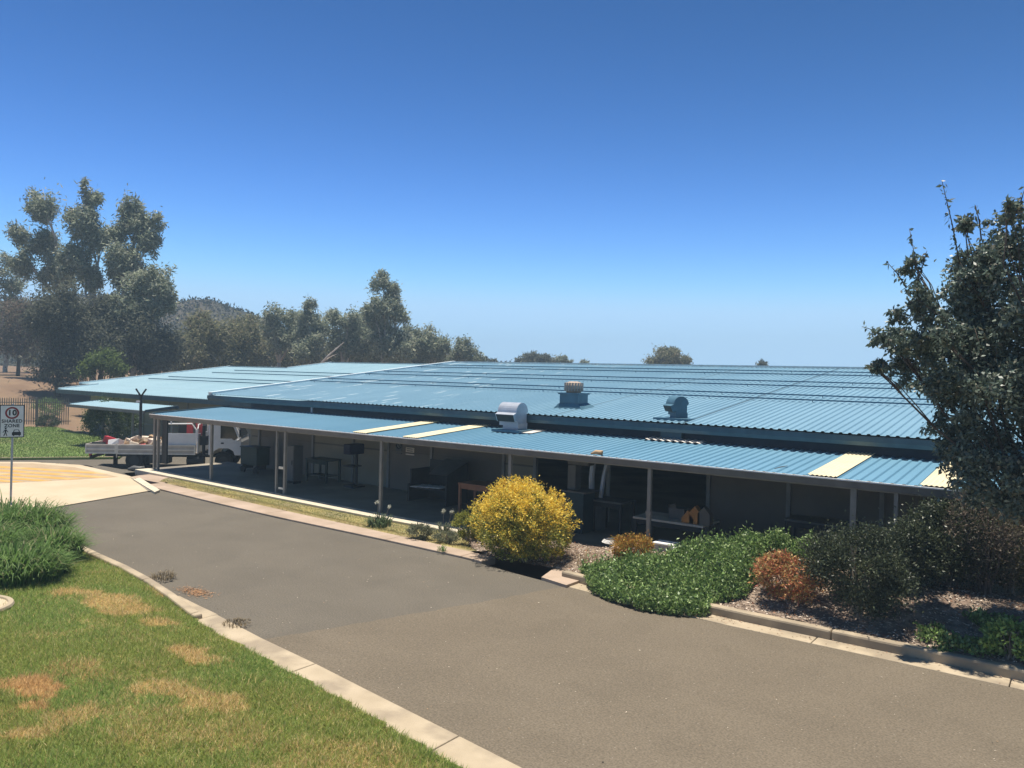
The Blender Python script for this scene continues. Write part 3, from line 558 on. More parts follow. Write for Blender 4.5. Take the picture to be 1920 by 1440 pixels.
for Y, xl in ((29.2, -53), (30.5, -52.7), (33.4, -51.9), (35.0, -51.5)):
    MB().bar((xl, Y, bz(Y)+.12), (WX1-.3, Y, bz(Y)+.12), .05, .055).build('solar_rail', M['rail'], wing)
MB().box(-52, WX1-.1, 24.8, 24.9, -.7, 2.22).build('wall', M['cream'], wing)
MB().box(-52.1, -52, 24.8, 41, -.7, 2.3).build('outer_wall', M['wallup'], wing); MB().box(-52, WX1-.1, 44, 44.1, -.7, 4.0).build('outer_wall', M['wallup'], wing); MB().box(WX1-.1, WX1, 24.8, 44, -.7, 2.3).build('outer_wall', M['wallup'], wing)
m_ = MB()
for z in (.5, 1.3): m_.box(-52, WX1-.12, 24.76, 24.798, z, z+.04)
m_.build('wall_rail', M['post'], wing)
for x in (-49.0, -45.5, -42.7, -40.8, -37.5, -34): MB().box(x-.06, x+.06, 24.74, 24.759, -.6, 2.2).build('wall_stud', M['post'], wing)
MB().box(-51.3, -49.6, 24.73, 24.757, -.45, 1.7).build('door', M['wallup'], wing)
awn = thing('awning', 'small pale blue lean-to awning on posts in front of the left wing', 'awning', (-40.5, 21, -.45))
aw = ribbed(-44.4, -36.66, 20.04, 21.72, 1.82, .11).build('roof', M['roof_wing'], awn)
MB().box(-44.43, -36.63, 19.94, 20.03, 1.68, 1.83).build('gutter', M['gutter'], aw)
fr_ = MB().bar((-36.63, 20.04, 1.82), (-36.63, 21.72, 2.0), .06, .12).bar((-44.44, 20.04, 1.82), (-44.44, 21.72, 2.0), .06, .12).bar((-44.4, 21.74, 1.95), (-36.6, 21.74, 1.95), .06, .12).build('frame', M['trim'], aw)
for x, y in ((-40.7, 21.6), (-43.9, 21.6), (-36.9, 21.6)): MB().box(x-.05, x+.05, y-.05, y+.05, -.5, 1.9).build('post', M['post'], awn)

# ------------------------------------------------------------------ under the verandah
def bench(name, label, x0, x1, y0, y1, h, mt, mleg, group=None, shelf=False):
    t = thing(name, label, 'bench' if 'bench' in name else 'table', ((x0+x1)/2, (y0+y1)/2, 0), 0, group); z0 = float(slab_z(np.float64((x0+x1)/2)))
    MB().box(x0, x1, y0, y1, h-.05, h).build('top', mt, t, bevel=.006)
    for x in (x0+.05, x1-.05):
        for y in (y0+.05, y1-.05): MB().box(x-.035, x+.035, y-.035, y+.035, z0, h-.05).build('leg', mleg, t)
    MB().box(x0+.09, x1-.09, y0+.03, y0+.06, h-.17, h-.05).build('apron', mleg, t)
    if shelf: MB().box(x0+.09, x1-.09, y0+.1, y1-.1, .25, .28).build('shelf', mleg, t)
    return t
def xy(px, py, Y): return onY(px, py, Y)[0]
x0, x1 = xy(1186, 985, 17.2), xy(1318, 1000, 17.2)
bench('work_table', 'low table with pale top carrying orange house shapes, right of the tall post', x0, x1, 17.2, 18.2, .66, M['pale'], M['dark'])
for px, w, h, mt, lab in ((1290, .30, .30, 'orange', 'squat orange plywood house shape with steep roof on the low table'), (1303, .26, .42, 'orange', 'taller orange plywood house shape beside the squat one'), (1320, .3, .42, 'brown', 'dull brown house shape at the right end of the low table')):
    x = xy(px, 990, 17.35); hr = h*(.35 if px == 1290 else .62)
    t = MB().extrude([(x-w/2, .66), (x+w/2, .66), (x+w/2, .66+hr), (x, .66+h), (x-w/2, .66+hr)], 17.3, 17.5, 'y').build('plywood_house', M[mt], base=(x, 17.4, .66), bevel=.006); props(t, lab, 'wooden box', 'house shaped plywood boxes')
x = xy(1270, 960, 17.6); b_ = thing('white_carton', 'pale carton with open flaps behind the orange house shapes', 'box', (x, 17.7, .66))
MB().box(x-.2, x+.2, 17.55, 17.9, .66, .92).build('carton', M['grey'], b_); MB().quad((x-.2, 17.55, .92), (x, 17.55, .92), (x+.02, 17.45, 1.06), (x-.18, 17.45, 1.0)).build('flap', M['grey'], b_)
x0, x1 = xy(858, 920, 17.5), xy(925, 930, 17.5)
bench('timber_bench', 'reddish timber bench behind the yellow bush', x0, x1, 17.5, 18.3, .86, M['wood'], M['wood'])
x0, x1 = xy(572, 870, 18.4), xy(612, 875, 18.4)
bench('green_bench', 'dull green bench near the back wall behind the ladder-braced posts', x0, x1, 18.4, 19.1, .85, M['green'], M['green'], shelf=True)
x0, x1 = xy(1108, 950, 18.0), xy(1165, 960, 18.0)
bench('dark_bench', 'dark bench in the shade of the wide doorway', x0, x1, 18.0, 18.8, .8, M['grey'], M['dark'])
x = xy(546, 870, 17.6); c_ = thing('tall_cabinet', 'narrow pale cabinet standing just right of the ladder-braced posts', 'cabinet', (x, 17.7, 0))
MB().box(x-.16, x+.2, 17.55, 17.95, .12, 1.35).build('cabinet_body', M['grey'], c_, bevel=.01); MB().box(x-.14, x+.18, 17.535, 17.548, .16, 1.31).build('door', M['grey'], c_); MB().box(x+.12, x+.14, 17.51, 17.534, .7, .85).build('handle', M['dark'], c_); MB().box(x-.14, x-.1, 17.57, 17.9, 0, .12).build('foot', M['dark'], c_); MB().box(x+.14, x+.18, 17.57, 17.9, 0, .12).build('foot', M['dark'], c_)
x0, x1 = xy(765, 880, 17.9), xy(838, 885, 17.9)
h_ = thing('sheet_bin', 'dark steel bin with sloping grey lid and white sheets on its shelf', 'bin', ((x0+x1)/2, 18.4, 0))
MB().extrude([(17.9, .55), (18.0, .55), (18.0, 1.0), (18.9, 1.0), (18.9, .0), (17.9, .0)], x0, x0+.05).extrude([(17.9, .0), (18.9, .0), (18.9, 1.25), (17.9, .95)], x1-.05, x1).box(x0+.05, x1-.05, 18.85, 18.9, 0, 1.25).build('bin_body', M['dark'], h_)
MB().add([(x0+.9, 17.88, .95), (x1+.02, 17.88, .98), (x1+.02, 18.9, 1.32), (x0+.7, 18.9, 1.32)], [(0, 1, 2, 3)]).add([(x0+.9, 17.88, .92), (x1+.02, 17.88, .95), (x1+.02, 18.9, 1.29), (x0+.7, 18.9, 1.29)], [(3, 2, 1, 0)]).build('lid', M['grey'], h_)
MB().box(x0+.05, x1-.05, 17.95, 18.84, .42, .46).build('shelf', M['dark'], h_)
sh = MB()
for k in range(5): sh.box(x0+.1+k*.24, x0+.36+k*.24, 17.9+.03*(k % 2), 18.5, .465+.012*k, .475+.012*k)
props(sh.build('white_sheets', M['white'], base=((x0+x1)/2, 18.2, .46)), 'fanned white sheets lying on the shelf of the dark bin', 'sheets')
def notice(px0, px1, py0, py1, lab, ring=False):
    a = onY(px0, py1, WY-.012); b = onY(px1, py0, WY-.012); t = thing('notice', lab, 'notice', ((a[0]+b[0])/2, WY-.01, (a[2]+b[2])/2)); MB().box(a[0], b[0], WY-.025, WY-.004, a[2], b[2]).build('board', M['pale' if not ring else 'grey'], t)
    if ring:
        c = np.array([(a[0]+b[0])/2, WY-.03, a[2]+(b[2]-a[2])*.62]); r = (b[0]-a[0])*.4; MB().tube([c+np.array([r*math.cos(u), 0, r*math.sin(u)]) for u in np.linspace(0, 2*math.pi, 24)], .022, 6).build('ring', M['dark'], t); MB().bar(c+np.array([-r*.7, 0, r*.7]), c+np.array([r*.7, 0, -r*.7]), .02).build('slash', M['dark'], t)
    else:
        m2 = MB()
        for k in range(4): m2.box(a[0]+.06, b[0]-.06, WY-.028, WY-.026, a[2]+.06+k*.07, a[2]+.085+k*.07)
        m2.build('print', M['grey'], t)
notice(742.5, 754, 826, 850, 'wall notice with a round dark symbol under the verandah', True); notice(761, 777, 840, 852.5, 'plain pale notice board beside the round symbol notice')
x = xy(660, 870, 18.6); mc = thing('drill_press', 'dark machine with hanging blue cloth against the back wall', 'machine', (x, 18.7, 0))
MB().box(x-.25, x+.25, 18.45, 19.0, -.03, .08).build('base_plate', M['dark'], mc); MB().tube([(x, 18.8, .05), (x, 18.8, 1.5)], .06, 10).build('column', M['dark'], mc); MB().box(x-.18, x+.18, 18.35, 19.0, 1.15, 1.5).build('motor_head', M['blue'], mc, bevel=.03); MB().box(x-.22, x+.22, 18.4, 18.85, .72, .77).build('machine_table', M['dark'], mc)
x = xy(1075, 950, 17.5); mc = thing('band_saw', 'teal machine cabinet in the shaded doorway right of the yellow bush', 'machine', (x, 17.8, 0))
MB().box(x-.35, x+.3, 17.5, 18.1, -.05, 1.0).build('cabinet', M['teal'], mc, bevel=.02); MB().box(x-.4, x+.4, 17.45, 18.15, 1.0, 1.04).build('machine_table', M['grey'], mc); MB().box(x-.3, x-.05, 17.65, 17.95, 1.04, 1.7).build('column', M['grey'], mc, bevel=.02); MB().box(x-.32, x+.35, 17.62, 17.98, 1.7, 2.0).build('wheel_housing', M['grey'], mc, bevel=.05)
x = xy(1105, 930, 18.1); mc = thing('dust_collector', 'grey dust extractor with two hanging ducts in the doorway', 'machine', (x, 18.4, 0))
MB().tube([(x, 18.4, -.05), (x, 18.4, .6)], .3, 16).build('drum', M['grey'], mc); MB().tube([(x-.1, 18.4, .6), (x-.12, 18.4, 1.3), (x-.1, 18.5, 2.1)], .08, 10).build('duct', M['zinc'], mc); MB().tube([(x+.15, 18.4, .6), (x+.2, 18.5, 1.4), (x+.32, 18.6, 2.1)], .06, 10).build('duct', M['zinc'], mc)
for px, w, lab in ((1249, .44, 'white bucket-like block with rounded rim at the slab edge'), (1275, .34, 'lower greyish tub beside the white block, half hidden by leaves')):
    p = onY(px, 1015, 15.85); t = thing('storage_tub', lab, 'tub', (p[0], 15.85, .0)); hh = .47 if px == 1249 else .42
    MB().box(p[0]-w/2, p[0]+w/2, 15.68, 16.0, -.04, hh-.05).build('tub_body', M['grey' if px != 1249 else 'flash'], t, bevel=.03); MB().box(p[0]-w/2-.02, p[0]+w/2+.02, 15.66, 16.02, hh-.05, hh).build('lid', M['white'], t, bevel=.02)
p = onY(1147, 1018, 15.85); hs = MB()
for k in range(3): hs.tube([(p[0]+(.22-.02*k)*math.cos(a), p[1]+(.2-.02*k)*math.sin(a), p[2]+.02+k*.025) for a in np.linspace(0, 2*math.pi, 28)], .014, 6)
props(hs.build('hose', M['white'], base=tuple(p)), 'coil of white hose lying at the edge of the slab', 'hose')
x = xy(470, 850, 18.2); mc = thing('green_cart', 'dark green trolley at the left end of the verandah', 'trolley', (x, 18.4, 0)); MB().box(x-.5, x+.5, 18.1, 18.7, .35, 1.0).build('bin_body', M['green'], mc, bevel=.02); MB().box(x-.52, x+.52, 18.08, 18.72, 1.0, 1.04).build('lid', M['green'], mc)
for dx in (-.4, .4): MB().tube([(x+dx, 18.12, .17), (x+dx, 18.2, .17)], .13, 14).build('wheel', M['tyre'], mc); MB().box(x+dx-.03, x+dx+.03, 18.14, 18.6, .17, .36).build('leg', M['dark'], mc)
x0, x1 = xy(1470, 970, 18.2), xy(1600, 985, 18.2); bench('long_bench', 'long dim bench along the wall behind the dark shrubs', x0, x1, 18.2, 19.0, .9, M['grey'], M['dark'], shelf=True)
p = onroof(1128, 853, VY0, VZ0, VS); tg = MB(); tg.tube([(p[0]-.13, VY0-.02, VZ0+.05), (p[0]-.02, VY0+.02, VZ0+.1), (p[0]+.12, VY0+.05, VZ0+.09), (p[0]+.16, VY0+.02, VZ0+.14)], [.02, .05, .06, .015], 8)
props(tg.build('dry_leaf_clump', M['card'], base=(p[0], VY0, VZ0), smooth=True), 'small brown curled leaf caught on the verandah gutter', 'leaf')
p = onroof(1464, 880, VY0, VZ0, VS); props(MB().tube([(p[0]-.05, p[1]-.25, p[2]+.03), (p[0], p[1], p[2]+.05), (p[0]+.06, p[1]+.25, p[2]+.06)], [.006, .01, .005], 6).build('twig', M['darkbark'], base=tuple(p)), 'single dark twig lying on the verandah roof', 'twig')

# ------------------------------------------------------------------ truck
TZ = -.45; p1, p2 = g(160, 879, TZ), g(453, 881, TZ); hd = p2-p1; LEN = float(np.hypot(hd[0], hd[1])); yaw = math.atan2(hd[1], hd[0]); lf = np.array([-math.sin(yaw), math.cos(yaw), 0])
root = p1+lf*.95*LEN/6.4; tr = thing('flatbed_truck', 'white cab flatbed truck with aluminium dropside tray loaded with rubbish', 'truck', (root[0], root[1], TZ), yaw); K = 1.; TS = LEN/6.4; tr.scale = (TS, TS, TS)
def TB(): return MB()
def X(v): return v*K
MB().box(X(.05), X(4.5), -.93, .93, .66, .72).build('tray_floor', M['alum'], tr)
def dropside(x0, x1, y, z0, z1, drop=0):
    s = MB(); o_ = -1 if y < 0 else 1; s.box(x0, x1, y-.02, y+.02, z0, z1)
    f_ = s.build('dropside', M['alum'], tr); q = MB()
    for z in (z0, z0+(z1-z0)*.42, z1-.05): q.box(x0, x1, y+o_*.02, y+o_*.045, z, z+.05)
    q.box(x0, x0+.05, y+o_*.02, y+o_*.05, z0+.05, z1-.05).box(x1-.05, x1, y+o_*.02, y+o_*.05, z0+.05, z1-.05); q.build('rib', M['alum_lt'], f_)
dropside(X(0), X(1.23), -.97, .66, 1.06); dropside(X(1.27), X(4.46), -.97, .64, 1.06); dropside(X(0), X(4.46), .97, .66, 1.06)
f_ = MB().box(-.02, .02, -.94, .94, .66, 1.06).build('tailgate', M['alum'], tr)
MB().box(X(1.235), X(1.265), -1.0, -.93, .5, 1.12).build('stake', M['alum_lt'], tr)
hx = X(4.52); MB().box(hx, hx+.04, -.93, .93, .74, 1.54).build('headboard', M['white'], tr)
q = MB(); q.tube([(hx+.02, -.93, .7), (hx+.02, -.93, 1.78), (hx+.02, -.80, 1.95), (hx+.02, .80, 1.95), (hx+.02, .93, 1.78), (hx+.02, .93, .7)], .03, 8); q.tube([(hx+.02, .45, 1.94), (hx+.02, .45, 2.07)], .03, 8); q.build('headboard_frame', M['white'], tr)
MB().box(X(3.12), X(4.44), -.90, -.87, .80, 1.56).build('side_rack_panel', M['white'], tr)
q = MB(); q.tube([(X(3.12), -.885, .74), (X(3.10), -.885, 1.66), (X(3.24), -.885, 1.96), (X(4.28), -.885, 1.98), (X(4.46), -.885, 1.72), (X(4.46), -.885, .74)], .032, 8); q.tube([(X(3.42), -.885, 1.96), (X(3.42), -.885, 2.08)], .03, 8); q.build('side_rack_frame', M['white'], tr)
MB().box(X(.6), X(6.0), -.42, -.30, .48, .64).box(X(.6), X(6.0), .30, .42, .48, .64).build('chassis', M['dark'], tr)
for wx, dual in ((1.95, 1), (5.62, 0)):
    for sgn in (-1, 1):
        w_ = .40 if dual else .2; yc = sgn*(.93-w_/2); tw = MB(); rr = .37; tw.tube([(X(wx), yc-w_/2, rr), (X(wx), yc-w_/2+.03, rr), (X(wx), yc+w_/2-.03, rr), (X(wx), yc+w_/2, rr)], [rr*.9, rr, rr, rr*.9], 24); wo = tw.build('wheel', M['tyre'], tr)
        MB().tube([(X(wx), yc+sgn*(w_/2-.01), rr), (X(wx), yc+sgn*(w_/2+.012), rr)], .2, 18).build('rim', M['dark'], wo)
MB().tube([(X(1.95), -.6, .37), (X(1.95), .6, .37)], .06, 8).tube([(X(5.62), -.6, .37), (X(5.62), .6, .37)], .05, 8).build('axle', M['dark'], tr)
MB().box(X(2.55), X(3.35), -.9, -.35, .25, .6).build('toolbox', M['dark'], tr); MB().tube([(X(4.05), -.6, .36), (X(4.75), -.6, .36)], .21, 16).build('fuel_tank', M['dark'], tr)
MB().box(X(1.1), X(1.13), -.92, -.45, .15, .62).box(X(2.52), X(2.545), -.92, -.45, .3, .62).build('mudflap', M['tyre'], tr)
MB().box(X(.1), X(.16), -.8, .8, .42, .54).build('bumper', M['dark'], tr); MB().box(X(.1), X(.14), -.86, -.6, .55, .64).build('tail_lamp', M['red'], tr)
# cab, cab-over-engine: side outline swept across
cx = X(4.98); ce = X(6.36); cabp = [(cx, .62), (cx, 2.02), (cx+.08, 2.1), (ce-.42, 2.12), (ce-.30, 2.05), (ce-.04, 1.42), (ce, 1.2), (ce, .62), (X(5.62)+.46, .62), (X(5.62)+.40, .80), (X(5.62)+.2, .92), (X(5.62)-.2, .92), (X(5.62)-.40, .80), (X(5.62)-.46, .62)]
cab = MB().extrude(cabp, -.9, .9, 'y').build('cab', M['white'], tr, bevel=.03)
sw = [(cx+.5, 1.36), (cx+.5, 1.98), (ce-.40, 1.98), (ce-.16, 1.40), (ce-.30, 1.28), (ce-.42, 1.36)]
for sgn in (-1, 1): MB().extrude(sw, sgn*.902, sgn*.912, 'y').build('side_window', M['glass'], cab)
MB().add([(ce-.285, -.8, 2.0), (ce-.285, .8, 2.0), (ce-.03, .82, 1.45), (ce-.03, -.82, 1.45)], [(0, 1, 2, 3)]).build('windscreen', M['glass'], cab)
MB().box(cx-.006, cx-.001, -.6, .6, 1.4, 1.9).build('rear_window', M['glass'], cab)
MB().box(cx+.52, cx+.64, -.925, -.913, 1.12, 1.18).build('door_handle', M['dark'], cab)
m_ = MB(); m_.tube([(ce-.2, -.93, 2.0), (ce-.12, -1.02, 1.85), (ce-.02, -1.04, 1.5), (ce-.06, -1.0, 1.34), (ce-.2, -.93, 1.28)], .028, 8); m_.build('mirror_arm', M['white'], cab); MB().box(ce-.06, ce+.0, -1.12, -.97, 1.45, 1.8).build('mirror', M['dark'], cab, bevel=.02)
MB().box(ce-.02, ce+.06, -.9, .9, .42, .64).build('front_bumper', M['dark'], tr)
MB().box(ce+.0, ce+.02, -.82, -.55, .72, .9).box(ce+.0, ce+.02, .55, .82, .72, .9).build('headlight', M['alum_lt'], tr)
MB().tube([(X(4.75), -.75, .6), (X(4.75), -.75, 1.9)], .07, 10).box(X(4.62), X(4.9), -.88, -.5, 1.05, 1.45).build('air_intake', M['dark'], tr)
def tw(x, y, z):
    c, s = math.cos(yaw), math.sin(yaw); x, y = x*TS, y*TS; return (root[0]+x*c-y*s, root[1]+x*s+y*c, TZ+z*TS)
# the load: each piece its own thing
def scrap(name, label, cat, x, y, z, sx, sy, sz, mat, group=None, seed=0, rz=0.):
    r_ = np.random.default_rng(seed); b = MB(); sx, sy, sz = sx*TS, sy*TS, sz*TS; b.box(-sx/2, sx/2, -sy/2, sy/2, 0, sz); b.v = [tuple(np.array(v)+r_.normal(0, .12*min(sx, sy, sz)+.012, 3)) for v in b.v]
    o = b.build(name, mat, bevel=.008); o.location = tw(x, y, z); o.rotation_euler = (r_.normal(0, .16), r_.normal(0, .16), yaw+rz); return props(o, label, cat, group)
WORD = ['flattened', 'torn', 'bent', 'crumpled', 'creased', 'folded']
n_ = 0
rs = random.Random(5)
for k in range(26):
    x = X(1.5)+(k % 16)*.175*K+rs.uniform(-.1, .1); z = .74+.24*rs.random()+(.12 if k % 2 else 0)+(.12 if k > 15 else 0); pal = k % 3 != 0
    scrap('cardboard_piece' if not pal else 'timber_offcut', 'torn brown cardboard piece in the heap on the truck tray' if not pal else 'pale timber offcut in the heap on the truck tray', 'cardboard' if not pal else 'offcut', x, rs.uniform(-.7, .5), z, rs.uniform(.35, .6), rs.uniform(.25, .5), rs.uniform(.12, .3), M['card' if not pal else 'pale'], 'torn cardboard heaped on the truck' if not pal else 'pale offcuts heaped on the truck', k+3, rs.uniform(-1, 1))
for k in range(5): scrap('red_scrap', 'dark red metal scrap tangled behind the white box on the truck tray', 'scrap', X(1.55+.26*k), -.55+.15*(k % 2), .86+.06*(k % 3), .42, .07, .07, M['red'], 'red scraps on the truck', 40+k, .6*(k % 3-1))
bxx = scrap('white_box', 'white box standing in the rubbish at the rear of the truck tray', 'box', X(1.03), -.5, .73, .52, .4, .58, M['white'], None, 77)
scrap('red_sack', 'bright red sack beside the white box on the truck tray', 'sack', X(.66), -.35, .73, .42, .4, .52, M['red'], None, 78)
scrap('dark_mat', 'black mat lying at the very rear of the truck tray', 'mat', X(.35), -.3, .73, .6, .6, .28, M['dark'], None, 79)
scrap('brown_carton', 'crushed brown carton against the truck headboard', 'carton', X(4.0), -.3, .74, .4, .35, .5, M['card'], None, 81)
scrap('plank_offcut', 'pale plank lying low beside the headboard of the truck', 'plank', X(3.7), -.6, .74, .9, .12, .33, M['pale'], None, 82)
rk = thing('red_rack', 'red steel rack standing on the truck tray behind the white side rack', 'rack', tw(X(3.95), -.45, .75), yaw+1.45); rk.scale = (TS, TS, TS)
MB().box(-.04, .04, -.28, -.02, 0, 1.28).build('upright', M['red'], rk); MB().bar((0, -.75, .65), (0, -.55, 1.28), .06, .16).build('strut', M['red'], rk); MB().bar((0, -.60, .5), (0, -.40, 1.28), .06, .05).build('strut', M['red'], rk); MB().box(-.03, .03, -.02, .35, .2, 1.2).build('panel', M['dark'], rk)
p = g(256, 882, -.3); p[2] = float(yard_z(p[0], p[1])); sk_ = MB(); sk_.tube([(p[0]-.28, p[1]-.2, p[2]+.09), (p[0]-.1, p[1]-.07, p[2]+.13), (p[0]+.12, p[1]+.06, p[2]+.12), (p[0]+.26, p[1]+.18, p[2]+.16)], [.06, .13, .11, .1], 10)
props(sk_.build('grey_bag', M['grey'], base=tuple(p), smooth=True), 'grey bag of gear lying on the ground beside the truck', 'bag')

# ------------------------------------------------------------------ light pole, sign, fence
p = g(262, 868); lp = thing('light_pole', 'dark steel pole with two raised arms like a letter Y', 'pole', (p[0], p[1], 0)); D_ = np.hypot(*(p[:2]))
tz = lambda py: at(262, py, 35)[2]
p = at(262, 868, 35); px_, py_ = p[0], p[1]; BASE[lp.name] = np.array([px_, py_, 0]); lp.location = (px_, py_, 0)
MB().tube([(px_, py_, -.55), (px_, py_, tz(742))], [.07, .06], 10).build('shaft', M['dark'], lp)
for s_ in (-1, 1): q = p+RT*.23*s_; MB().bar((px_, py_, tz(743)), (q[0], q[1], tz(729)), .05, .06).build('arm', M['dark'], lp)
q = p-RT*.08-FW*.07; MB().box(q[0]-.1, q[0]+.05, q[1]-.05, q[1]+.05, tz(754.5), tz(751)).build('light_fitting', M['white'], lp)

p = g(20, 945); sg = thing('speed_sign', 'ten shared zone sign with walker and car on a grey post', 'sign', (p[0], p[1], 0), math.atan2(p[1], p[0])-math.pi/2)
# local axes: x to the right as seen, y away from the viewer
tsg = float((p-CAM)@FW); hh = lambda py: 4.05-(py-677.5)*tsg/1478
zc = hh(789.5); sw_, sh_ = .30, .465
MB().tube([(0, .03, -.05), (0.02, .03, hh(757))], .03, 10).build('post', M['zinc'], sg)
MB().box(-sw_, sw_, -.004, .0, zc-sh_, zc+sh_).build('border', M['dark'], sg)
face = MB().box(-sw_+.025, sw_-.025, -.008, -.0045, zc-sh_+.025, zc+sh_-.025).build('panel', M['white'], sg)
def ringm(cx_, cz_, r0, r1, y, n=36):
    b = MB(); vs_ = []
    for k in range(n):
        a = 2*math.pi*k/n; vs_ += [(cx_+r0*math.cos(a), y, cz_+r0*math.sin(a)), (cx_+r1*math.cos(a), y, cz_+r1*math.sin(a))]
    return b.add(vs_, [(2*k, 2*((k+1) % n), 2*((k+1) % n)+1, 2*k+1) for k in range(n)])
ringm(0, zc+.235, .125, .17, -.0105).build('red_ring', plain('sign_red', (.28, .02, .02), .5), sg)
def text(body, size, x, z, parent, mat, bold=.006, sx=1.):
    cu = bpy.data.curves.new('lettering', 'FONT'); cu.body = body; cu.size = size; cu.align_x = 'CENTER'; cu.align_y = 'CENTER'; cu.offset = bold; cu.space_character = 1.12
    o = bpy.data.objects.new('lettering', cu); COL.objects.link(o); bpy.context.view_layer.update(); dg = bpy.context.evaluated_depsgraph_get(); me = bpy.data.meshes.new_from_object(o.evaluated_get(dg)); bpy.data.objects.remove(o)
    me.transform(Matrix.Translation((x, -.0112, z)) @ Matrix.Rotation(R(90), 4, 'X') @ Matrix.Diagonal((sx, 1, 1, 1))); me.materials.clear(); o = link('lettering', me, mat, parent); return o
text('10', .21, 0, zc+.235, sg, M['dark'], .008); text('SHARED', .125, 0, zc-.0, sg, M['dark'], .004, 1.0); text('ZONE', .125, 0, zc-.13, sg, M['dark'], .004)
wz = zc-.42
MB().tube([(-.15, -.012, wz+.215), (-.15, -.0105, wz+.215)], .024, 14).add([(-.175, -.0112, wz+.18), (-.125, -.0112, wz+.18), (-.135, -.0112, wz+.1), (-.168, -.0112, wz+.1)], [(3, 2, 1, 0)]).add([(-.168, -.0112, wz+.1), (-.145, -.0112, wz+.1), (-.18, -.0112, wz+.005), (-.205, -.0112, wz+.005)], [(3, 2, 1, 0)]).add([(-.155, -.0112, wz+.1), (-.135, -.0112, wz+.1), (-.105, -.0112, wz+.005), (-.13, -.0112, wz+.005)], [(3, 2, 1, 0)]).bar((-.17, -.0113, wz+.17), (-.215, -.0113, wz+.1), .002, .016).bar((-.13, -.0113, wz+.17), (-.09, -.0113, wz+.11), .002, .016).build('walker_symbol', M['dark'], sg)
MB().extrude([(.0, wz+.02), (.0, wz+.10), (.03, wz+.115), (.05, wz+.18), (.17, wz+.18), (.19, wz+.115), (.22, wz+.10), (.22, wz+.02), (.19, wz+.02), (.19, wz+.0), (.165, wz+.0), (.165, wz+.02), (.055, wz+.02), (.055, wz+.0), (.03, wz+.0), (.03, wz+.02)], -.0112, -.0108, 'y').build('car_symbol', M['dark'], sg)
MB().add([(.05, -.0116, wz+.118), (.17, -.0116, wz+.118), (.155, -.0116, wz+.165), (.065, -.0116, wz+.165)], [(0, 1, 2, 3)]).build('car_window', M['white'], sg)

fa, fb = np.array([-65.7, 15.7]), np.array([-58.6, 26.6]); fd = fb-fa; fl_ = np.linalg.norm(fd); fd /= fl_
fe = thing('palisade_fence', 'grey steel palisade fence at the foot of the dry slope', 'fence', (*fa, 0))
m_ = MB(); rl = MB(); ps = MB(); k = 0
pk = plain('galvanised_picket', (.22, .205, .17), .5)
nP = int(fl_/.135)
for k in range(nP):
    c = fa+fd*(k*.135); z = float(ground_z(c[0], c[1])); m_.add([(c[0]-fd[0]*.03, c[1]-fd[1]*.03, -.35), (c[0]+fd[0]*.03, c[1]+fd[1]*.03, -.35), (c[0]+fd[0]*.03, c[1]+fd[1]*.03, 1.45), (c[0], c[1], 1.55), (c[0]-fd[0]*.03, c[1]-fd[1]*.03, 1.45)], [(0, 1, 2, 3, 4)])
m_.build('picket', pk, fe)
for z in (-.1, 1.2): rl.bar((*fa, z), (*fb, z), .04, .05)
rl.build('rail', pk, fe)
for s_ in np.arange(0, fl_, 2.7): c = fa+fd*s_; MB().box(c[0]-.04, c[0]+.04, c[1]+.03, c[1]+.11, -.7, 1.58).build('post', pk, fe)

# ------------------------------------------------------------------ trees
def limb(m_, a, b, r0, r1, n=6, wob=.06, k=5):
    a, b = np.array(a), np.array(b); L_ = np.linalg.norm(b-a); P = [a+(b-a)*t+np.array([rng.normal(0, wob*L_*.5), rng.normal(0, wob*L_*.5), .04*L_*math.sin(t*3.1)])*(0 < t < 1) for t in np.linspace(0, 1, k)]
    m_.tube(P, list(np.linspace(r0, r1, k)), n); return P
GUM = ([(.26, .295, .205), (.32, .345, .25), (.42, .425, .325), (.17, .20, .13)], [4, 4, 2, 2])
DARKG = ([(.10, .11, .08), (.13, .14, .10), (.17, .17, .12)], [4, 3, 2])
OLIVE = ([(.21, .21, .12), (.26, .25, .15), (.16, .17, .095), (.29, .245, .165)], [4, 3, 3, 1])
BROWNL = ([(.20, .15, .115), (.15, .125, .09), (.12, .115, .08)], [3, 3, 2])
BRIGHT = ([(.12, .17, .045), (.15, .2, .06), (.09, .13, .035)], [3, 2, 2])
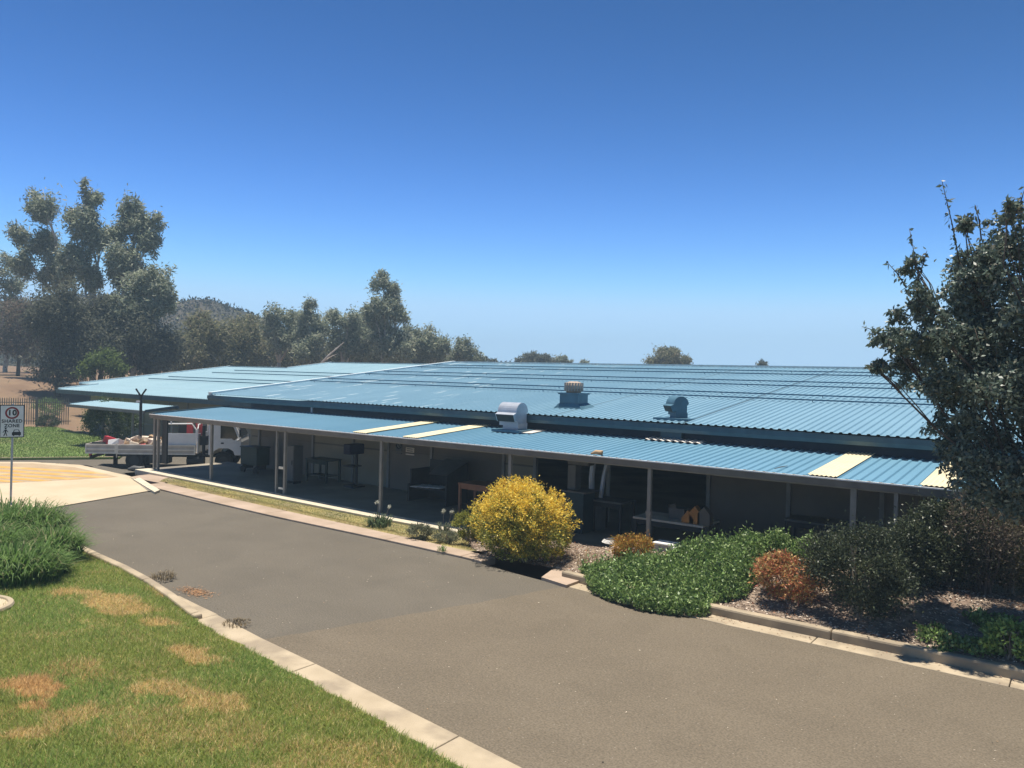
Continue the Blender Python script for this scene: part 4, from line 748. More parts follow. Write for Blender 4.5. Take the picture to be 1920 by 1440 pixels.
def bg_tree(label, t, base, blobs, cols, n=4200, leaf=.30, group='gum trees behind the buildings', name='gum_tree', bark='bark', tr_r=.22, depth=None, thin=.34, sub=13):
    """blobs in photo pixels (cx, cy, rx, ry) at distance t; base pixel x of the trunk"""
    t *= 1.36; leaf *= 1.32; tr_r *= 1.3
    bx = at(base, 690, t); gz = float(ground_z(np.float64(bx[0]), np.float64(bx[1]))); root_ = np.array([bx[0], bx[1], gz]); tr_ = thing(name, label, 'tree', tuple(root_), 0, group)
    B = []
    for cx_, cy_, rx_, ry_ in blobs:
        rr = rx_*t/FPX; c = at(cx_, cy_, t)+FW*rng.uniform(-.5, .5)*rr; B.append((c, (rr, rr, ry_*t/FPX)))
    n = int(n*2.0); P = blob_points(B if cols not in (GUM, OLIVE) else [(c, np.array(r_)*.95) for c, r_ in B]+split(B, 0, .5, 7), n, sub=sub if cols is GUM else sub+8, sig=.23, shell=.15); cols_ = vary(len(P), *cols, .2)
    o = link('crown', np_mesh('crown', leaf_faces(P-root_, leaf*1.15, leaf*thin, droop=.45), 4, cols_), M['gumleaf'], tr_)
    m_ = MB(); cen = np.mean([b[0] for b in B], 0); top = max(B, key=lambda b: b[0][2]+b[1][2])
    fork = root_+(cen-root_)*np.array([.5, .5, 1])*.42; limb(m_, root_-np.array([0, 0, .2]), fork, tr_r, tr_r*.75, 8, .03)
    for c, r_ in B:
        tip = c+np.array([0, 0, r_[2]*.55]); P_ = limb(m_, fork, tip, tr_r*.55, tr_r*.1, 6, .05, 6)
        for k in range(4):
            q = c+unit(rng.normal(size=3))*np.array(r_)*.75; limb(m_, P_[rng.integers(2, 5)], q, tr_r*.2, tr_r*.05, 5, .06, 4)
    m_.build('trunk', M[bark], tr_, smooth=True); return tr_
T = bg_tree
T('tall gum at far left whose bare stem forks into a leaning grey crown', 56, 160, [(88, 385, 30, 38), (75, 455, 34, 36), (40, 440, 20, 28), (105, 510, 36, 40), (50, 500, 26, 30)], GUM, 6500)
T('tallest gum on the left with a narrow upright top', 54, 172, [(165, 365, 20, 30), (150, 415, 34, 40), (178, 450, 26, 34), (150, 490, 36, 34), (172, 520, 20, 26)], GUM, 6000)
T('broad gum right of the tallest one with open silvery crown', 55, 225, [(242, 390, 22, 32), (262, 430, 30, 40), (222, 430, 22, 36), (278, 450, 22, 36), (245, 490, 40, 40), (215, 520, 24, 30), (290, 415, 14, 18)], GUM, 7500)
T('rounded gum leaning right over the edge of the left grove', 52, 245, [(300, 525, 34, 34), (262, 545, 40, 40), (318, 560, 20, 30), (240, 575, 36, 26), (285, 580, 36, 22)], GUM, 5500)
T('dark casuarina with drooping shade-filled crown at the left of the grove', 50, 110, [(110, 580, 46, 50), (100, 640, 50, 46), (120, 690, 46, 36), (75, 600, 34, 40)], DARKG, 7000, .26, 'dark trees in the left grove', 'casuarina', 'darkbark')
T('dark casuarina in the middle of the left grove', 51, 190, [(185, 600, 44, 50), (170, 660, 44, 46), (215, 650, 40, 46)], DARKG, 6500, .26, 'dark trees in the left grove', 'casuarina', 'darkbark')
T('dark casuarina at the right of the left grove beside the olive trees', 52, 275, [(275, 620, 44, 48), (260, 670, 48, 40), (310, 660, 40, 46)], DARKG, 6500, .26, 'dark trees in the left grove', 'casuarina', 'darkbark')
T('grey gum cut by the left edge of the photo', 64, -10, [(0, 500, 34, 34), (20, 545, 30, 34), (-30, 540, 40, 50)], GUM, 3500)
T('brownish thin-leaved tree on the dry slope', 60, 33, [(28, 590, 34, 34), (60, 580, 26, 30), (15, 640, 28, 34), (45, 640, 34, 40), (70, 630, 20, 30)], BROWNL, 4200, .24, 'trees on the dry slope', 'slope_tree', 'darkbark', .16)
T('small bush-like tree with pinkish dry leaves beside the fence', 54, 90, [(85, 725, 18, 26), (70, 745, 14, 22), (98, 760, 18, 24)], BROWNL, 1800, .2, None, 'dry_tree', 'darkbark', .08)
T('bright green sapling in front of the dark grove', 47, 195, [(190, 675, 28, 20), (215, 690, 20, 18), (165, 690, 18, 18)], BRIGHT, 2600, .22, None, 'sapling', 'darkbark', .1)
T('olive tree just right of the left grove under the hill', 58, 365, [(365, 620, 36, 44), (345, 660, 34, 40), (400, 625, 34, 36), (380, 665, 44, 36)], OLIVE, 6000, .28, 'olive trees below the hill', 'olive_tree')
T('olive tree with thin dead twigs in front of the hill', 60, 430, [(430, 640, 38, 42), (460, 645, 34, 40), (440, 680, 44, 30)], OLIVE, 5000, .28, 'olive trees below the hill', 'olive_tree')
T('thin gum with pale trunk at the right foot of the hill', 66, 520, [(512, 592, 24, 22), (545, 600, 28, 24), (520, 630, 34, 30), (560, 640, 30, 30)], GUM, 4200)
T('pointed gum with pale forked trunk left of the tallest middle gum', 64, 582, [(580, 578, 15, 24), (575, 610, 28, 28), (600, 620, 24, 26), (590, 655, 36, 30)], GUM, 4500)
T('low spreading gum between two taller ones in the middle row', 66, 640, [(622, 596, 20, 20), (655, 605, 26, 24), (640, 640, 36, 34), (680, 640, 26, 34)], GUM, 4500)
T('tallest gum of the middle row rising above the roofs', 62, 722, [(712, 530, 20, 24), (735, 548, 20, 24), (722, 580, 34, 30), (748, 590, 20, 26), (700, 590, 20, 28), (715, 625, 38, 30), (740, 650, 38, 34)], GUM, 7000)
T('rounded gum right of the tallest middle gum', 66, 800, [(805, 638, 24, 26), (785, 655, 26, 26), (825, 655, 20, 24)], GUM, 3600)
T('small dark tree at the right end of the middle row', 70, 875, [(868, 655, 18, 24), (888, 668, 16, 16), (850, 670, 20, 18)], GUM, 2600)
T('spreading olive tree behind the pale trunked gum at the hill foot', 70, 475, [(480, 625, 34, 34), (455, 615, 26, 26), (505, 650, 34, 34), (470, 660, 40, 30)], OLIVE, 5200, .3, 'olive trees below the hill', 'olive_tree')
T('feathery gum filling the gap left of the tallest middle gum', 68, 668, [(668, 612, 26, 28), (690, 605, 22, 26), (660, 650, 36, 34), (690, 655, 36, 34)], GUM, 4600)
T('leafy gum between the tallest middle gum and the rounded one', 67, 765, [(768, 632, 22, 26), (760, 660, 34, 30), (790, 672, 30, 20)], GUM, 3600)
T('grey brown tree filling the left edge behind the slope tree', 70, 10, [(20, 600, 50, 50), (-30, 610, 50, 60), (60, 650, 40, 40)], OLIVE, 5000, .3, 'trees on the dry slope', 'slope_tree')
dl = MB(); limb(dl, at(572, 715, 80), at(645, 642, 80), .19, .05, 7, .04, 6); limb(dl, at(610, 676, 80), at(632, 664, 80), .08, .03, 5, .04, 4); props(dl.build('dead_branch', M['bark'], base=tuple(at(572, 715, 80))), 'long pale dead limb leaning right above the roof ridge', 'dead tree')
for k, (px, w) in enumerate(((330, 40), (480, 40), (560, 46), (640, 46), (720, 50), (790, 44), (690, 40))):   # understorey behind the roofs
    T('olive understorey tree, number seen low between the gum trunks' if False else ['leafy understorey tree behind the wing roof at left', 'leafy understorey tree below the hill shoulder', 'leafy understorey tree under the pale forked gum', 'leafy understorey tree under the low spreading gum', 'leafy understorey tree under the tallest middle gum', 'leafy understorey tree at the right of the middle row', 'dense understorey tree left of the tallest middle gum'][k], 72, px, [(px, 660, w, 34), (px-22, 672, w*.7, 28), (px+24, 668, w*.7, 30)], OLIVE, 4200, .3, 'understorey trees behind the roofs', 'understorey_tree')
T('low dark treetop showing just over the ridge, left of centre', 95, 1000, [(995, 668, 14, 10), (1015, 672, 20, 9), (980, 678, 14, 8)], DARKG, 1300, .4, None, 'treetop', 'darkbark')
T('sparse treetop with twigs beside the low dark one over the ridge', 98, 1052, [(1055, 672, 10, 9), (1040, 678, 14, 6), (1066, 678, 8, 5)], GUM, 420, .34, None, 'treetop')
T('tiny treetop peeping over the ridge right of the sparse one', 110, 1095, [(1096, 679, 8, 5)], GUM, 200, .4, None, 'treetop')
T('round dense tree crown above the ridge right of centre', 85, 1252, [(1250, 672, 30, 22), (1228, 682, 22, 14), (1280, 680, 20, 16), (1255, 660, 18, 11)], OLIVE, 4500, .34, None, 'round_tree')
T('tiny palm-like treetop above the ridge at right', 90, 1428, [(1428, 684, 8, 6), (1428, 692, 4, 6)], DARKG, 260, .5, None, 'treetop', 'darkbark', .1)
T('small dark treetop at the right end of the middle row near the ridge', 90, 925, [(922, 678, 9, 4), (905, 674, 10, 6)], DARKG, 350, .4, None, 'treetop', 'darkbark')

# ------------------------------------------------------------------ shrubs and garden plants
def shrub(name, label, c, r, cols, n, leaf, wid, mat='leaf', group=None, sub=40, shell=.75, sig=.12, cat='shrub', up=.5, stems=7, topcols=None, lobes=None, outw=.8, sprigs=40):
    """c = centre on the ground (x, y, z), r = (rx, ry, height/2)"""
    c = np.array(c, float); r = np.array(r, float); t = thing(name, label, cat, tuple(c), 0, group); cen = c+np.array([0, 0, r[2]*1.02])
    B = [(cen, r)] if not lobes else [(cen+np.array(o_)*r, r*np.array(s_)) for o_, s_ in lobes]
    P = blob_points(B, n, sub=sub, sig=sig, shell=shell); P = P[P[:, 2] > c[2]+.02]; q = (P-cen)/r; rad_ = np.linalg.norm(q, axis=1)
    if sprigs:
        d = unit(rng.normal(size=(sprigs, 3))); d[:, 2] = np.abs(d[:, 2])*.9-.1; sp = cen+d*r*rng.uniform(.92, 1.05, (sprigs, 1)); kk = rng.integers(0, sprigs, sprigs*14); P = np.concatenate([P, sp[kk]+d[kk]*rng.uniform(-.06, .05, (len(kk), 1))+rng.normal(0, .018, (len(kk), 3))]); q = (P-cen)/r; rad_ = np.linalg.norm(q, axis=1)
    co = vary(len(P), *cols)
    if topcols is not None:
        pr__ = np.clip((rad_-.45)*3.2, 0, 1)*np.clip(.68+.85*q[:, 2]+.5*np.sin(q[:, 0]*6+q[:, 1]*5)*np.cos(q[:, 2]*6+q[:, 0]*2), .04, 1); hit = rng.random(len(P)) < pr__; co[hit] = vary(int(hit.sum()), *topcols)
    o = link('foliage', np_mesh('foliage', leaf_faces(P-c, leaf, wid, up=up, outc=cen-c, outw=outw), 4, co), M[mat], t)
    m_ = MB()
    for k in range(stems):
        d = unit(np.array([rng.normal(0, .6), rng.normal(0, .6), 1])); limb(m_, c+np.array([rng.normal(0, .05), rng.normal(0, .05), -.05]), cen+d*r*.75, .018*max(1, r[2]*1.4), .005, 5, .06, 4)
    m_.build('stem', M['darkbark' if stems > 20 else 'twig'], t); return t
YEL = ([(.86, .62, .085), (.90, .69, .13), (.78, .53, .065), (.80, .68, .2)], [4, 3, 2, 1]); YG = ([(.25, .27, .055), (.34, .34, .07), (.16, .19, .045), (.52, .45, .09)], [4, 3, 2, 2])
c0 = g(978, 1046, .05)
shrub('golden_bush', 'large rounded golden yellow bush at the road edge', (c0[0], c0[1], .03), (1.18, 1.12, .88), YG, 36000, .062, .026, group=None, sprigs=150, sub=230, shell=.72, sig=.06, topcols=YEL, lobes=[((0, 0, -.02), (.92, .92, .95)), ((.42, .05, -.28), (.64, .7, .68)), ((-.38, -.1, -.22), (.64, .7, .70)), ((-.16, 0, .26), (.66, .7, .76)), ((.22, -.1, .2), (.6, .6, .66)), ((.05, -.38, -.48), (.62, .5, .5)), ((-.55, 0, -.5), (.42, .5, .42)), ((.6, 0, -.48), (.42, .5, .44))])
RED = ([(.50, .20, .10), (.58, .33, .13), (.36, .13, .08), (.56, .42, .18), (.26, .24, .09)], [4, 3, 2, 2, 2]); ORG = ([(.45, .24, .05), (.52, .34, .08), (.32, .13, .04), (.30, .26, .06)], [4, 3, 2, 2])
def gz_(px, py, z=.3): p = g(px, py, z); return (p[0], p[1], float(bed_z(p[0], p[1])))
shrub('nandina', 'rounded red and orange leaved shrub near the raised kerb', gz_(1474, 1126, .25), (.56, .5, .40), RED, 7000, .07, .026, group='orange leaved shrubs in the bed', sub=50)
shrub('nandina', 'small orange yellow shrub between the mulch and the green groundcover', gz_(1186, 1058, .2), (.44, .4, .29), ORG, 4500, .06, .024, group='orange leaved shrubs in the bed', sub=40)
GRN = ([(.16, .25, .07), (.22, .32, .095), (.32, .40, .17), (.09, .15, .045)], [4, 4, 2, 2]); DKS = ([(.062, .078, .042), (.082, .10, .052), (.12, .13, .072), (.042, .054, .032)], [4, 3, 1, 2]); OLB = ([(.10, .085, .035), (.085, .095, .035), (.13, .11, .05)], [3, 3, 2])
# spreading groundcover: one sheet of foliage over the bed and kerb
gpoly = [tuple(g(*q)[:2]) for q in ((1112, 1106, .1), (1150, 1126, .06), (1200, 1142, .05), (1270, 1152, .05), (1325, 1150, .08), (1340, 1122, .2), (1395, 1112, .3), (1440, 1082, .4), (1500, 1082, .45))]+[(-3.75, 14.6), (-3.9, 15.35), (-5.9, 15.3), (-7.0, 14.6), (-7.8, 14.0), (-8.15, 13.5)]
q = np.column_stack([rng.uniform(-9.2, -3, 160000), rng.uniform(12.2, 15.5, 160000)]); q = q[inside(q, gpoly)][:62000]; gp_ = np.array(gpoly); dmin = np.full(len(q), 9.)
for i in range(len(gp_)):
    a_, b_ = gp_[i], gp_[(i+1) % len(gp_)]; d_ = b_-a_; t_ = np.clip(((q-a_)@d_)/(d_@d_), 0, 1)[:, None]; dmin = np.minimum(dmin, np.linalg.norm(q-(a_+t_*d_), axis=1))
hgt = (.13+.48*sstep(.5, 2.4, q[:, 1]-12.75)*(.12+.88*sstep(-7.6, -4.4, q[:, 0]))+.12*np.sin(q[:, 0]*3.3+q[:, 1]*1.3)*np.cos(q[:, 1]*4.1)+.05*np.sin(q[:, 0]*9)*np.cos(q[:, 1]*8))*np.sqrt(np.clip((dmin+.09*np.sin(q[:, 0]*11)*np.cos(q[:, 1]*9))/.4, .02, 1))
gb = np.where(q[:, 1] > np.interp(q[:, 0], [p[0] for p in bedf], [p[1] for p in bedf]), bed_z(q[:, 0], q[:, 1]), .02)
P = np.column_stack([q, gb+hgt*(1-.75*rng.random(len(q))**1.8)+np.abs(rng.normal(0, .05, len(q)))*rng.choice([1, 1, 2.2], len(q))]); P = P[P[:, 2] > .02]
me = np_mesh('ground_cover', leaf_faces(P, .068, .034, up=.8), 4, vary(len(P), *GRN, .22)); o = link('ground_cover', me, M['gloss']); props(o, kind='stuff')
for px, py, r_, n_l, cols, lab in ((1605, 1128, (.88, .7, .72), 20000, DKS, 'dark green leafy shrub beside the groundcover, left of the shaded three'), (1700, 1112, (.6, .55, .58), 11000, DKS, 'low dark shrub in the gap between two larger dark shrubs'), (1785, 1112, (.82, .65, .74), 19000, DKS, 'dark shrub with bare grey stems under the big tree'), (1892, 1122, (.85, .7, .82), 19000, OLB, 'brownish olive shrub at the right edge of the bed')):
    p = gz_(px, py, .45); shrub('dark_shrub', lab, p, r_, cols, n_l, .055, .028, 'gloss', 'dark shrubs in the bed', 60, .6, .14, stems=12, sprigs=0)
p = gz_(1868, 1080, .5); shrub('twiggy_shrub', 'tall twiggy grey brown shrub behind the dark shrubs', (p[0], 15.2, p[2]), (.62, .45, .98), BROWNL, 5200, .05, .018, 'leaf', None, 40, .5, .18, stems=24)
p = gz_(1905, 1235, .15); shrub('bright_shrub', 'bright green glossy shrublet at the bottom right kerb', (p[0]-.05, p[1]-.12, p[2]), (.36, .3, .24), ([(.24, .36, .09), (.32, .44, .13), (.18, .28, .07)], [3, 2, 2]), 3000, .07, .04, 'gloss', None, 20)
for px, py in ((1790, 1215), (1835, 1205), (1740, 1185)):
    pass
B = []
for px, py, r_ in ((1785, 1212, .3), (1830, 1218, .3), (1855, 1195, .35), (1750, 1195, .25)):
    p = gz_(px, py, .18); B.append((np.array(p)+np.array([0, 0, .06]), (r_, r_, .13)))
P = blob_points(B, 2600, sub=16, sig=.2, shell=.3); o = link('ground_cover', np_mesh('ground_cover', leaf_faces(P, .07, .04, up=.7), 4, vary(len(P), *GRN)), M['gloss']); props(o, kind='stuff')
GREY = ([(.20, .21, .13), (.26, .26, .17), (.15, .17, .09)], [3, 2, 2])
p = g(782, 1010, .05); shrub('grey_shrub', 'low grey green tuft at the edge of the concrete strip', (p[0], p[1]+.1, .03), (.32, .3, .17), GREY, 2600, .06, .018, group='grey green low plants', sub=24, cat='plant')
p = g(830, 1018, .05); shrub('grey_shrub', 'flatter grey green tuft between the first tuft and the yellow bush', (p[0], p[1]+.12, .03), (.30, .26, .13), GREY, 2000, .055, .018, group='grey green low plants', sub=20, cat='plant')
p = g(866, 1012, .05); shrub('small_shrub', 'small yellow green shrub tucked against the left of the golden bush', (p[0], p[1]+.25, .03), (.38, .34, .33), YG, 4200, .055, .022, sub=30)
def strappy(name, label, c, rad_, n, h, cols, w=.02, heads=(), cat='plant', group=None):
    c = np.array(c, float); t = thing(name, label, cat, tuple(c), 0, group); a = rng.uniform(0, 2*math.pi, n); rr = rad_*np.sqrt(rng.random(n))[:, None]
    b = np.stack([np.cos(a), np.sin(a), 0*a], 1)*rr; az = a+rng.normal(0, .75, n); d = np.stack([np.cos(az), np.sin(az), 0*az], 1); H = (h*rng.uniform(.6, 1.15, n))[:, None]; s = np.stack([-np.sin(az), np.cos(az), 0*az], 1)*w/2
    rq = rr/rad_; ln = rng.uniform(.15, .6, n)[:, None]*(.35+1.3*rq); H = H*(1-.5*rq**2); p0 = b; p1_ = b+d*H*ln*.35+np.array([0, 0, 1])*H*.62; p2_ = b+d*H*ln+np.array([0, 0, 1])*H*rng.uniform(.75, 1., n)[:, None]; p3 = p2_+d*H*ln*.5-np.array([0, 0, 1])*H*rng.uniform(-.12, .22, n)[:, None]
    V = np.concatenate([np.stack([p0-s, p0+s, p1_+s, p1_-s], 1), np.stack([p1_-s, p1_+s, p2_+s*.7, p2_-s*.7], 1), np.stack([p2_-s*.7, p2_+s*.7, p3+s*.1, p3-s*.1], 1)]); co = vary(n, *cols); link('leaves', np_mesh('leaves', V, 4, np.concatenate([co, co, co])), M['blade'], t)
    for hx_, hy_, hz in heads:
        MB().tube([c+np.array([hx_*.3, hy_*.3, 0]), c+np.array([hx_, hy_, hz])], .006, 5).build('flower_stalk', M['twig'], t); P = np.array([hx_, hy_, hz])+rng.normal(0, .022, (90, 3)); link('flower_head', np_mesh('flower_head', leaf_faces(P, .035, .015), 4, vary(90, [(.6, .6, .5)], [1])), M['leaf'], t)
    return t
STR = ([(.10, .18, .045), (.14, .24, .06), (.20, .29, .10), (.30, .30, .15)], [4, 4, 2, 1])
p = g(706, 988, .03); strappy('agapanthus', 'agapanthus clump with two tall white flower heads by the post', (p[0], p[1]+.1, .03), .28, 130, .36, ([(.09, .13, .06), (.13, .17, .09)], [2, 1]), .03, [(-.1, .0, .62), (.22, .12, .52)], group='agapanthus along the slab')
p = g(825, 1000, .03); strappy('agapanthus', 'thin agapanthus with two small flower stalks near the golden bush', (p[0], p[1]+.15, .03), .2, 50, .3, ([(.13, .15, .10), (.17, .19, .13)], [2, 1]), .02, [(-.12, .1, .5), (.12, .15, .52)], group='agapanthus along the slab')
p = g(827, 1036, .02); strappy('weed_tuft', 'little green weed growing on the concrete strip', (p[0], p[1], .05), .1, 40, .16, STR, .012)
p = g(1095, 1062, .15); strappy('dry_weed', 'dry straw coloured weeds standing in the mulch right of the golden bush', (p[0], p[1]+.2, float(bed_z(p[0], p[1]))), .35, 60, .34, ([(.40, .31, .18), (.32, .25, .14)], [2, 1]), .012)
k = 0
for px, py, r_, h_, n_l, lab in ((8, 1000, .75, 1.0, 1500, 'tall strappy green clump at the foot of the sign, cut by the left edge'), (58, 1000, .65, .9, 1600, 'tall strappy green clump right beside the sign post'), (98, 1030, .5, .72, 1300, 'strappy green clump nearest the kerb'), (30, 1070, .7, .75, 1400, 'strappy green clump at the lawn edge in front of the others'), (-70, 1045, .9, 1.0, 1500, 'strappy green clump outside the left edge, its leaves leaning in'), (72, 1058, .45, .5, 800, 'short strappy clump with dry leaves at the lawn edge')):
    p = g(px, py+18, .1); strappy('strappy_clump', lab, (p[0], p[1], .08), r_, n_l, h_, STR, .022, group='strappy clumps round the sign', cat='grass clump')
for px, py, h_, lab in ((302, 1086, .14, 'dry grass clump with upright stalks on the road by the kerb'), (438, 1172, .06, 'flat heap of dry grass and leaves on the kerb channel')):
    p = g(px, py, .02); strappy('dry_clump', lab, (p[0], p[1]+.05, .03), .22, 150, h_*1.1, ([(.30, .24, .15), (.20, .16, .10), (.38, .30, .19)], [3, 2, 1]), .012, group='dry grass heaps by the kerb', cat='dry grass')
p = g(366, 1111); a = rng.normal(0, 1, (500, 2)); P = np.column_stack([p[0]+a[:, 0]*.2, p[1]+a[:, 1]*.09, np.full(500, .012)]); v = leaf_faces(P, .06, .02); v[:, :, 2] = .01+np.abs(v[:, :, 2]-.012)*.3; props(link('leaf_litter', np_mesh('leaf_litter', v, 4, vary(500, [(.42, .25, .14), (.34, .19, .10)], [1, 1])), M['soilgrass']), kind='stuff')
q = np.column_stack([rng.uniform(-20, 2, 5000), rng.uniform(5, 13.4, 5000)]); q = q[inside(q, near_poly) | inside(q, far_poly)][:520]; P = np.column_stack([q, np.full(len(q), .012)]); v = leaf_faces(P, .032, .018); v[:, :, 2] = .009+np.abs(v[:, :, 2]-.012)*.3
props(link('leaf_litter', np_mesh('leaf_litter', v, 4, vary(len(P), [(.55, .47, .36), (.30, .21, .13), (.08, .07, .06)], [2, 2, 1])), M['soilgrass']), kind='stuff')
# leaves and bits swept into the channel
q = np.column_stack([rng.uniform(-8.5, 1, 900), rng.random(900)**2]); yy = np.array([interp(roadR, x) for x in q[:, 0]])+.36-q[:, 1]*.38; keep = rng.random(900) < np.where((q[:, 0] > -6.8) & (q[:, 0] < -4.6), 1, .25); P = np.column_stack([q[:, 0], yy, np.full(900, .02)])[keep]; v = leaf_faces(P, .05, .022); v[:, :, 2] = .016+np.abs(v[:, :, 2]-.02)*.3
props(link('leaf_litter', np_mesh('leaf_litter', v, 4, vary(len(P), [(.30, .20, .13), (.40, .25, .17), (.2, .14, .09)], [2, 1, 2])), M['soilgrass']), kind='stuff')
# curved mulch edge at the far left of the lawn
c_ = g(-62, 1148, .12); ce_ = MB(); ce_.tube([(c_[0]+.58*math.cos(a), c_[1]+.58*math.sin(a), .19) for a in np.linspace(0, 2*math.pi, 40)], .05, 8); props(ce_.build('bed_edging', M['kerb']), kind='structure')
flat('tree_ring_mulch', [(c_[0]+.56*math.cos(a), c_[1]+.56*math.sin(a)) for a in np.linspace(0, 2*math.pi, 30)[:-1]], .2, M['conc'], .1)
# clipped bush by the awning
p = g(160, 838, -.45); shrub('round_bush', 'rounded glossy green bush standing partly under the small awning', (p[0]-.2, p[1]+1.5, -.4), (1.52, 1.4, 1.26), ([(.05, .085, .025), (.075, .11, .03), (.11, .14, .04)], [3, 3, 2]), 9000, .11, .06, 'gloss', sub=110, shell=.8, sig=.1)
for px, lab in ((75, 'low dry shrub at the foot of the fence'), ):
    p = g(px, 803, -.45); shrub('low_shrub', lab, (p[0], p[1]+.5, -.45), (.9, .7, .4), DKS, 2200, .12, .05, sub=30)
p = g(8, 790, -.45); shrub('fence_shrub', 'green shrub behind the fence at the left edge', (p[0]+1.0, p[1]+2.6, -.3), (1.5, 1., .8), GRN, 3000, .12, .05, sub=40)

# ------------------------------------------------------------------ the tree at the right
tt = 11.6; trp = at(1965, 1100, tt); root_ = np.array([trp[0], trp[1], float(bed_z(trp[0], trp[1]))])
bt = thing('pear_tree', 'big dark glossy leaved tree with upright shoots at the right edge', 'tree', tuple(root_))
spec = [(1880, 560, 110, 120), (1800, 600, 85, 85), (1905, 450, 60, 75), (1840, 490, 55, 60), (1930, 640, 120, 150), (1760, 700, 95, 75), (1850, 750, 110, 100), (1800, 690, 100, 90), (1730, 560, 45, 40), (1690, 640, 55, 35), (1660, 630, 28, 22), (1690, 700, 45, 30), (1650, 690, 20, 14), (1850, 860, 90, 70), (1780, 800, 60, 60), (1920, 880, 90, 80), (1960, 500, 80, 120), (1710, 500, 22, 22), (1820, 420, 22, 28), (1890, 395, 22, 30), (1745, 640, 60, 55), (2000, 700, 110, 170), (1880, 930, 60, 30), (1780, 850, 30, 30), (2040, 560, 110, 140), (1700, 590, 30, 24)]
B = []
for cx_, cy_, rx_, ry_ in spec:
    rr = rx_*tt/FPX; td = tt+(float(np.clip((1880-cx_)/130, -.4, 1.7)) if len(B) % 2 else .45)+rng.uniform(-.3, .3)*(rx_ > 50); rr = rx_*td/FPX; c = at(cx_, cy_, td); B.append((c, (rr, max(rr, .2), ry_*td/FPX)))
B = split(B, 30, .55); P = blob_points(B, 72000, sub=26, sig=.16, shell=.15)
PEAR = ([(.105, .145, .112), (.14, .18, .14), (.21, .245, .19), (.22, .21, .155)], [4, 4, 2, 1])
fc = leaf_faces(P-root_, .088, .044, droop=.35)
m_ = MB(); cen = root_+np.array([0, 0, 1.6]); limb(m_, root_-np.array([0, 0, .1]), cen, .13, .10, 10, .03)
for c, r_ in B[::7]:
    P_ = limb(m_, cen+np.array([0, 0, rng.uniform(-.5, .8)]), c, .032, .008, 6, .05, 6)
    for k in range(5):
        q = c+unit(rng.normal(size=3))*np.array(r_)*.8; limb(m_, P_[rng.integers(3, 6)], q, .012, .004, 5, .06, 4)
extra = []
for (x0_, y0_), (x1_, y1_) in (((1732, 590), (1705, 428)), ((1722, 520), (1738, 470)), ((1802, 510), (1766, 338)), ((1700, 540), (1662, 490)), ((1662, 632), (1616, 612)), ((1676, 700), (1636, 676)), ((1905, 400), (1921, 355)), ((1840, 450), (1829, 385)), ((1730, 520), (1690, 545))):
    td = tt+float(np.clip((1880-x0_)/130, -.4, 1.7)); a_, b_ = at(x0_, y0_, td), at(x1_, y1_, td); L_ = np.linalg.norm(b_-a_); m_.tube([a_, (a_+b_)/2+np.array([.01, .01, .02]), b_], [.012, .009, .004], 5)
    nn_ = int(L_/.026); ts = np.linspace(.02, 1, nn_)[:, None]; extra.append(a_+(b_-a_)*ts+rng.normal(0, .018, (nn_, 3)))
E_ = np.concatenate(extra); fe_ = leaf_faces(E_-root_, .10, .042, droop=.8)
link('crown', np_mesh('crown', np.concatenate([fc, fe_]), 4, vary(len(fc)+len(fe_), *PEAR, .2)), M['gloss'], bt); m_.build('trunk', M['darkbark'], bt, smooth=True)

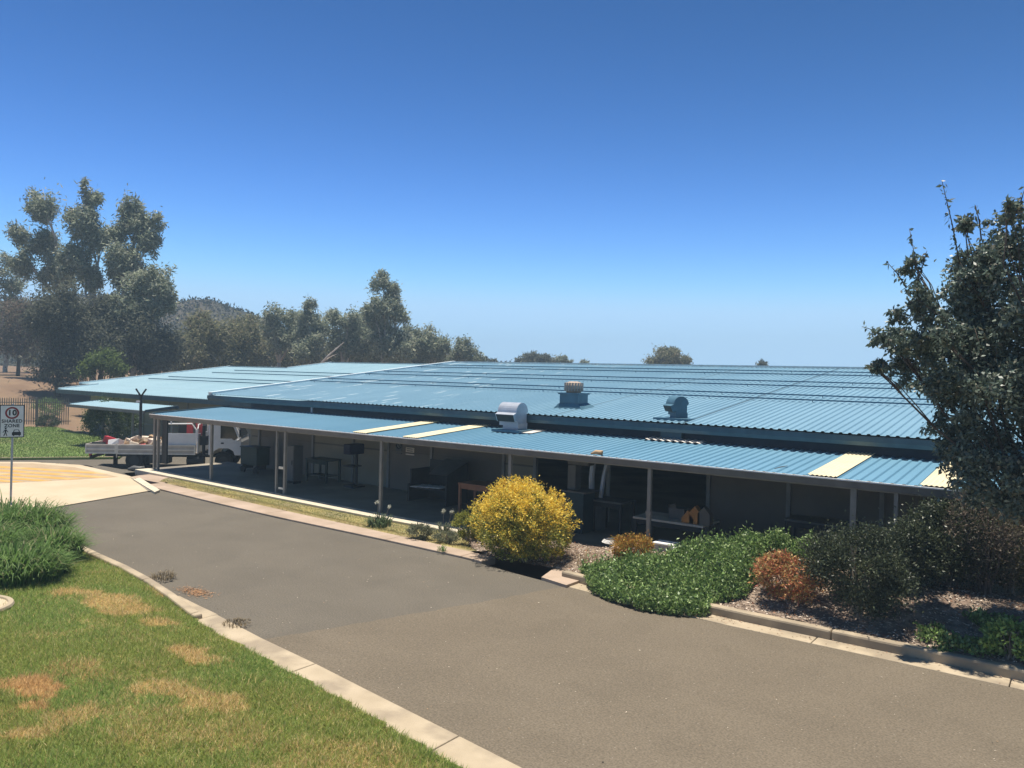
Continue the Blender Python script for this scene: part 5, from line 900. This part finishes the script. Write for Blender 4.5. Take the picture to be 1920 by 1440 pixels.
# ------------------------------------------------------------------ light
W = bpy.data.worlds.new('World'); S.world = W; W.use_nodes = True; nt = W.node_tree
sk = nt.nodes.new('ShaderNodeTexSky'); sk.sky_type = 'NISHITA'; sk.sun_disc = False
EL = R(82); sd = np.array([-.9, .3]); sd /= np.linalg.norm(sd)
sk.sun_elevation = EL; sk.sun_rotation = math.atan2(sd[0], sd[1]); sk.air_density = 1.0; sk.dust_density = .2; sk.ozone_density = 3.0; sk.altitude = 300
sp_ = nt.nodes.new('ShaderNodeSeparateColor'); cb_ = nt.nodes.new('ShaderNodeCombineColor'); nt.links.new(sk.outputs[0], sp_.inputs[0])   # deeper blue towards the zenith
for ch, gam, sc_, cap in (('Red', 2.6, 1.36, 3.1), ('Green', 2.25, 1.03, 5.0), ('Blue', 3.0, 1.02, 7.2)):
    k1 = nt.nodes.new('ShaderNodeMath'); k1.operation = 'MULTIPLY'; k1.inputs[1].default_value = .161; nt.links.new(sp_.outputs[ch], k1.inputs[0])
    k2 = nt.nodes.new('ShaderNodeMath'); k2.operation = 'POWER'; k2.inputs[1].default_value = gam; nt.links.new(k1.outputs[0], k2.inputs[0])
    k3 = nt.nodes.new('ShaderNodeMath'); k3.operation = 'MULTIPLY'; k3.inputs[1].default_value = sc_*10/1.464; nt.links.new(k2.outputs[0], k3.inputs[0]); k4 = nt.nodes.new('ShaderNodeMath'); k4.operation = 'SMOOTH_MIN'; k4.inputs[1].default_value = cap; k4.inputs[2].default_value = cap*.35; nt.links.new(k3.outputs[0], k4.inputs[0]); nt.links.new(k4.outputs[0], cb_.inputs[ch])
mxg = nt.nodes.new('ShaderNodeMath'); mxg.operation = 'MULTIPLY'; mxg.inputs[1].default_value = 1.42; nt.links.new(cb_.inputs['Green'].links[0].from_socket, mxg.inputs[0])
mxb = nt.nodes.new('ShaderNodeMath'); mxb.operation = 'MAXIMUM'; nt.links.new(mxg.outputs[0], mxb.inputs[0]); nt.links.new(cb_.inputs['Blue'].links[0].from_socket, mxb.inputs[1]); nt.links.new(mxb.outputs[0], cb_.inputs['Blue'])
nt.links.new(cb_.outputs[0], nt.nodes['Background'].inputs['Color']); nt.nodes['Background'].inputs['Strength'].default_value = .1
sun = bpy.data.objects.new('sun', bpy.data.lights.new('sun', 'SUN')); COL.objects.link(sun); sun.data.energy = 4.6; sun.data.angle = R(.5); sun.data.color = (1, .93, .82)
dv = Vector((sd[0]*math.cos(EL), sd[1]*math.cos(EL), math.sin(EL))); sun.rotation_euler = dv.to_track_quat('Z', 'Y').to_euler(); sun.location = (0, 0, 60)
hz = MB().box(-490, 490, -490, 490, -1.2, 30).build('veil_volume', None); props(hz, kind='stuff')  # scattering volume added to lift the dark shadows, like a veil of glass
hm_ = bpy.data.materials.new('veil_scatter'); hm_.use_nodes = True; hn = hm_.node_tree; hn.nodes.remove(hn.nodes['Principled BSDF']); pv = hn.nodes.new('ShaderNodeVolumePrincipled'); pv.inputs['Density'].default_value = .0014; pv.inputs['Color'].default_value = (.60, .82, .98, 1)
hn.links.new(pv.outputs[0], hn.nodes['Material Output'].inputs['Volume']); hz.data.materials.append(hm_)
S.view_settings.view_transform = 'Standard'; S.view_settings.look = 'None'; S.view_settings.exposure = .68; S.view_settings.gamma = 1
S.render.engine = 'CYCLES'; S.cycles.use_denoising = True; S.cycles.sample_clamp_direct = 5; S.cycles.sample_clamp_indirect = 3; S.cycles.max_bounces = 6; S.cycles.diffuse_bounces = 4; S.cycles.transparent_max_bounces = 4
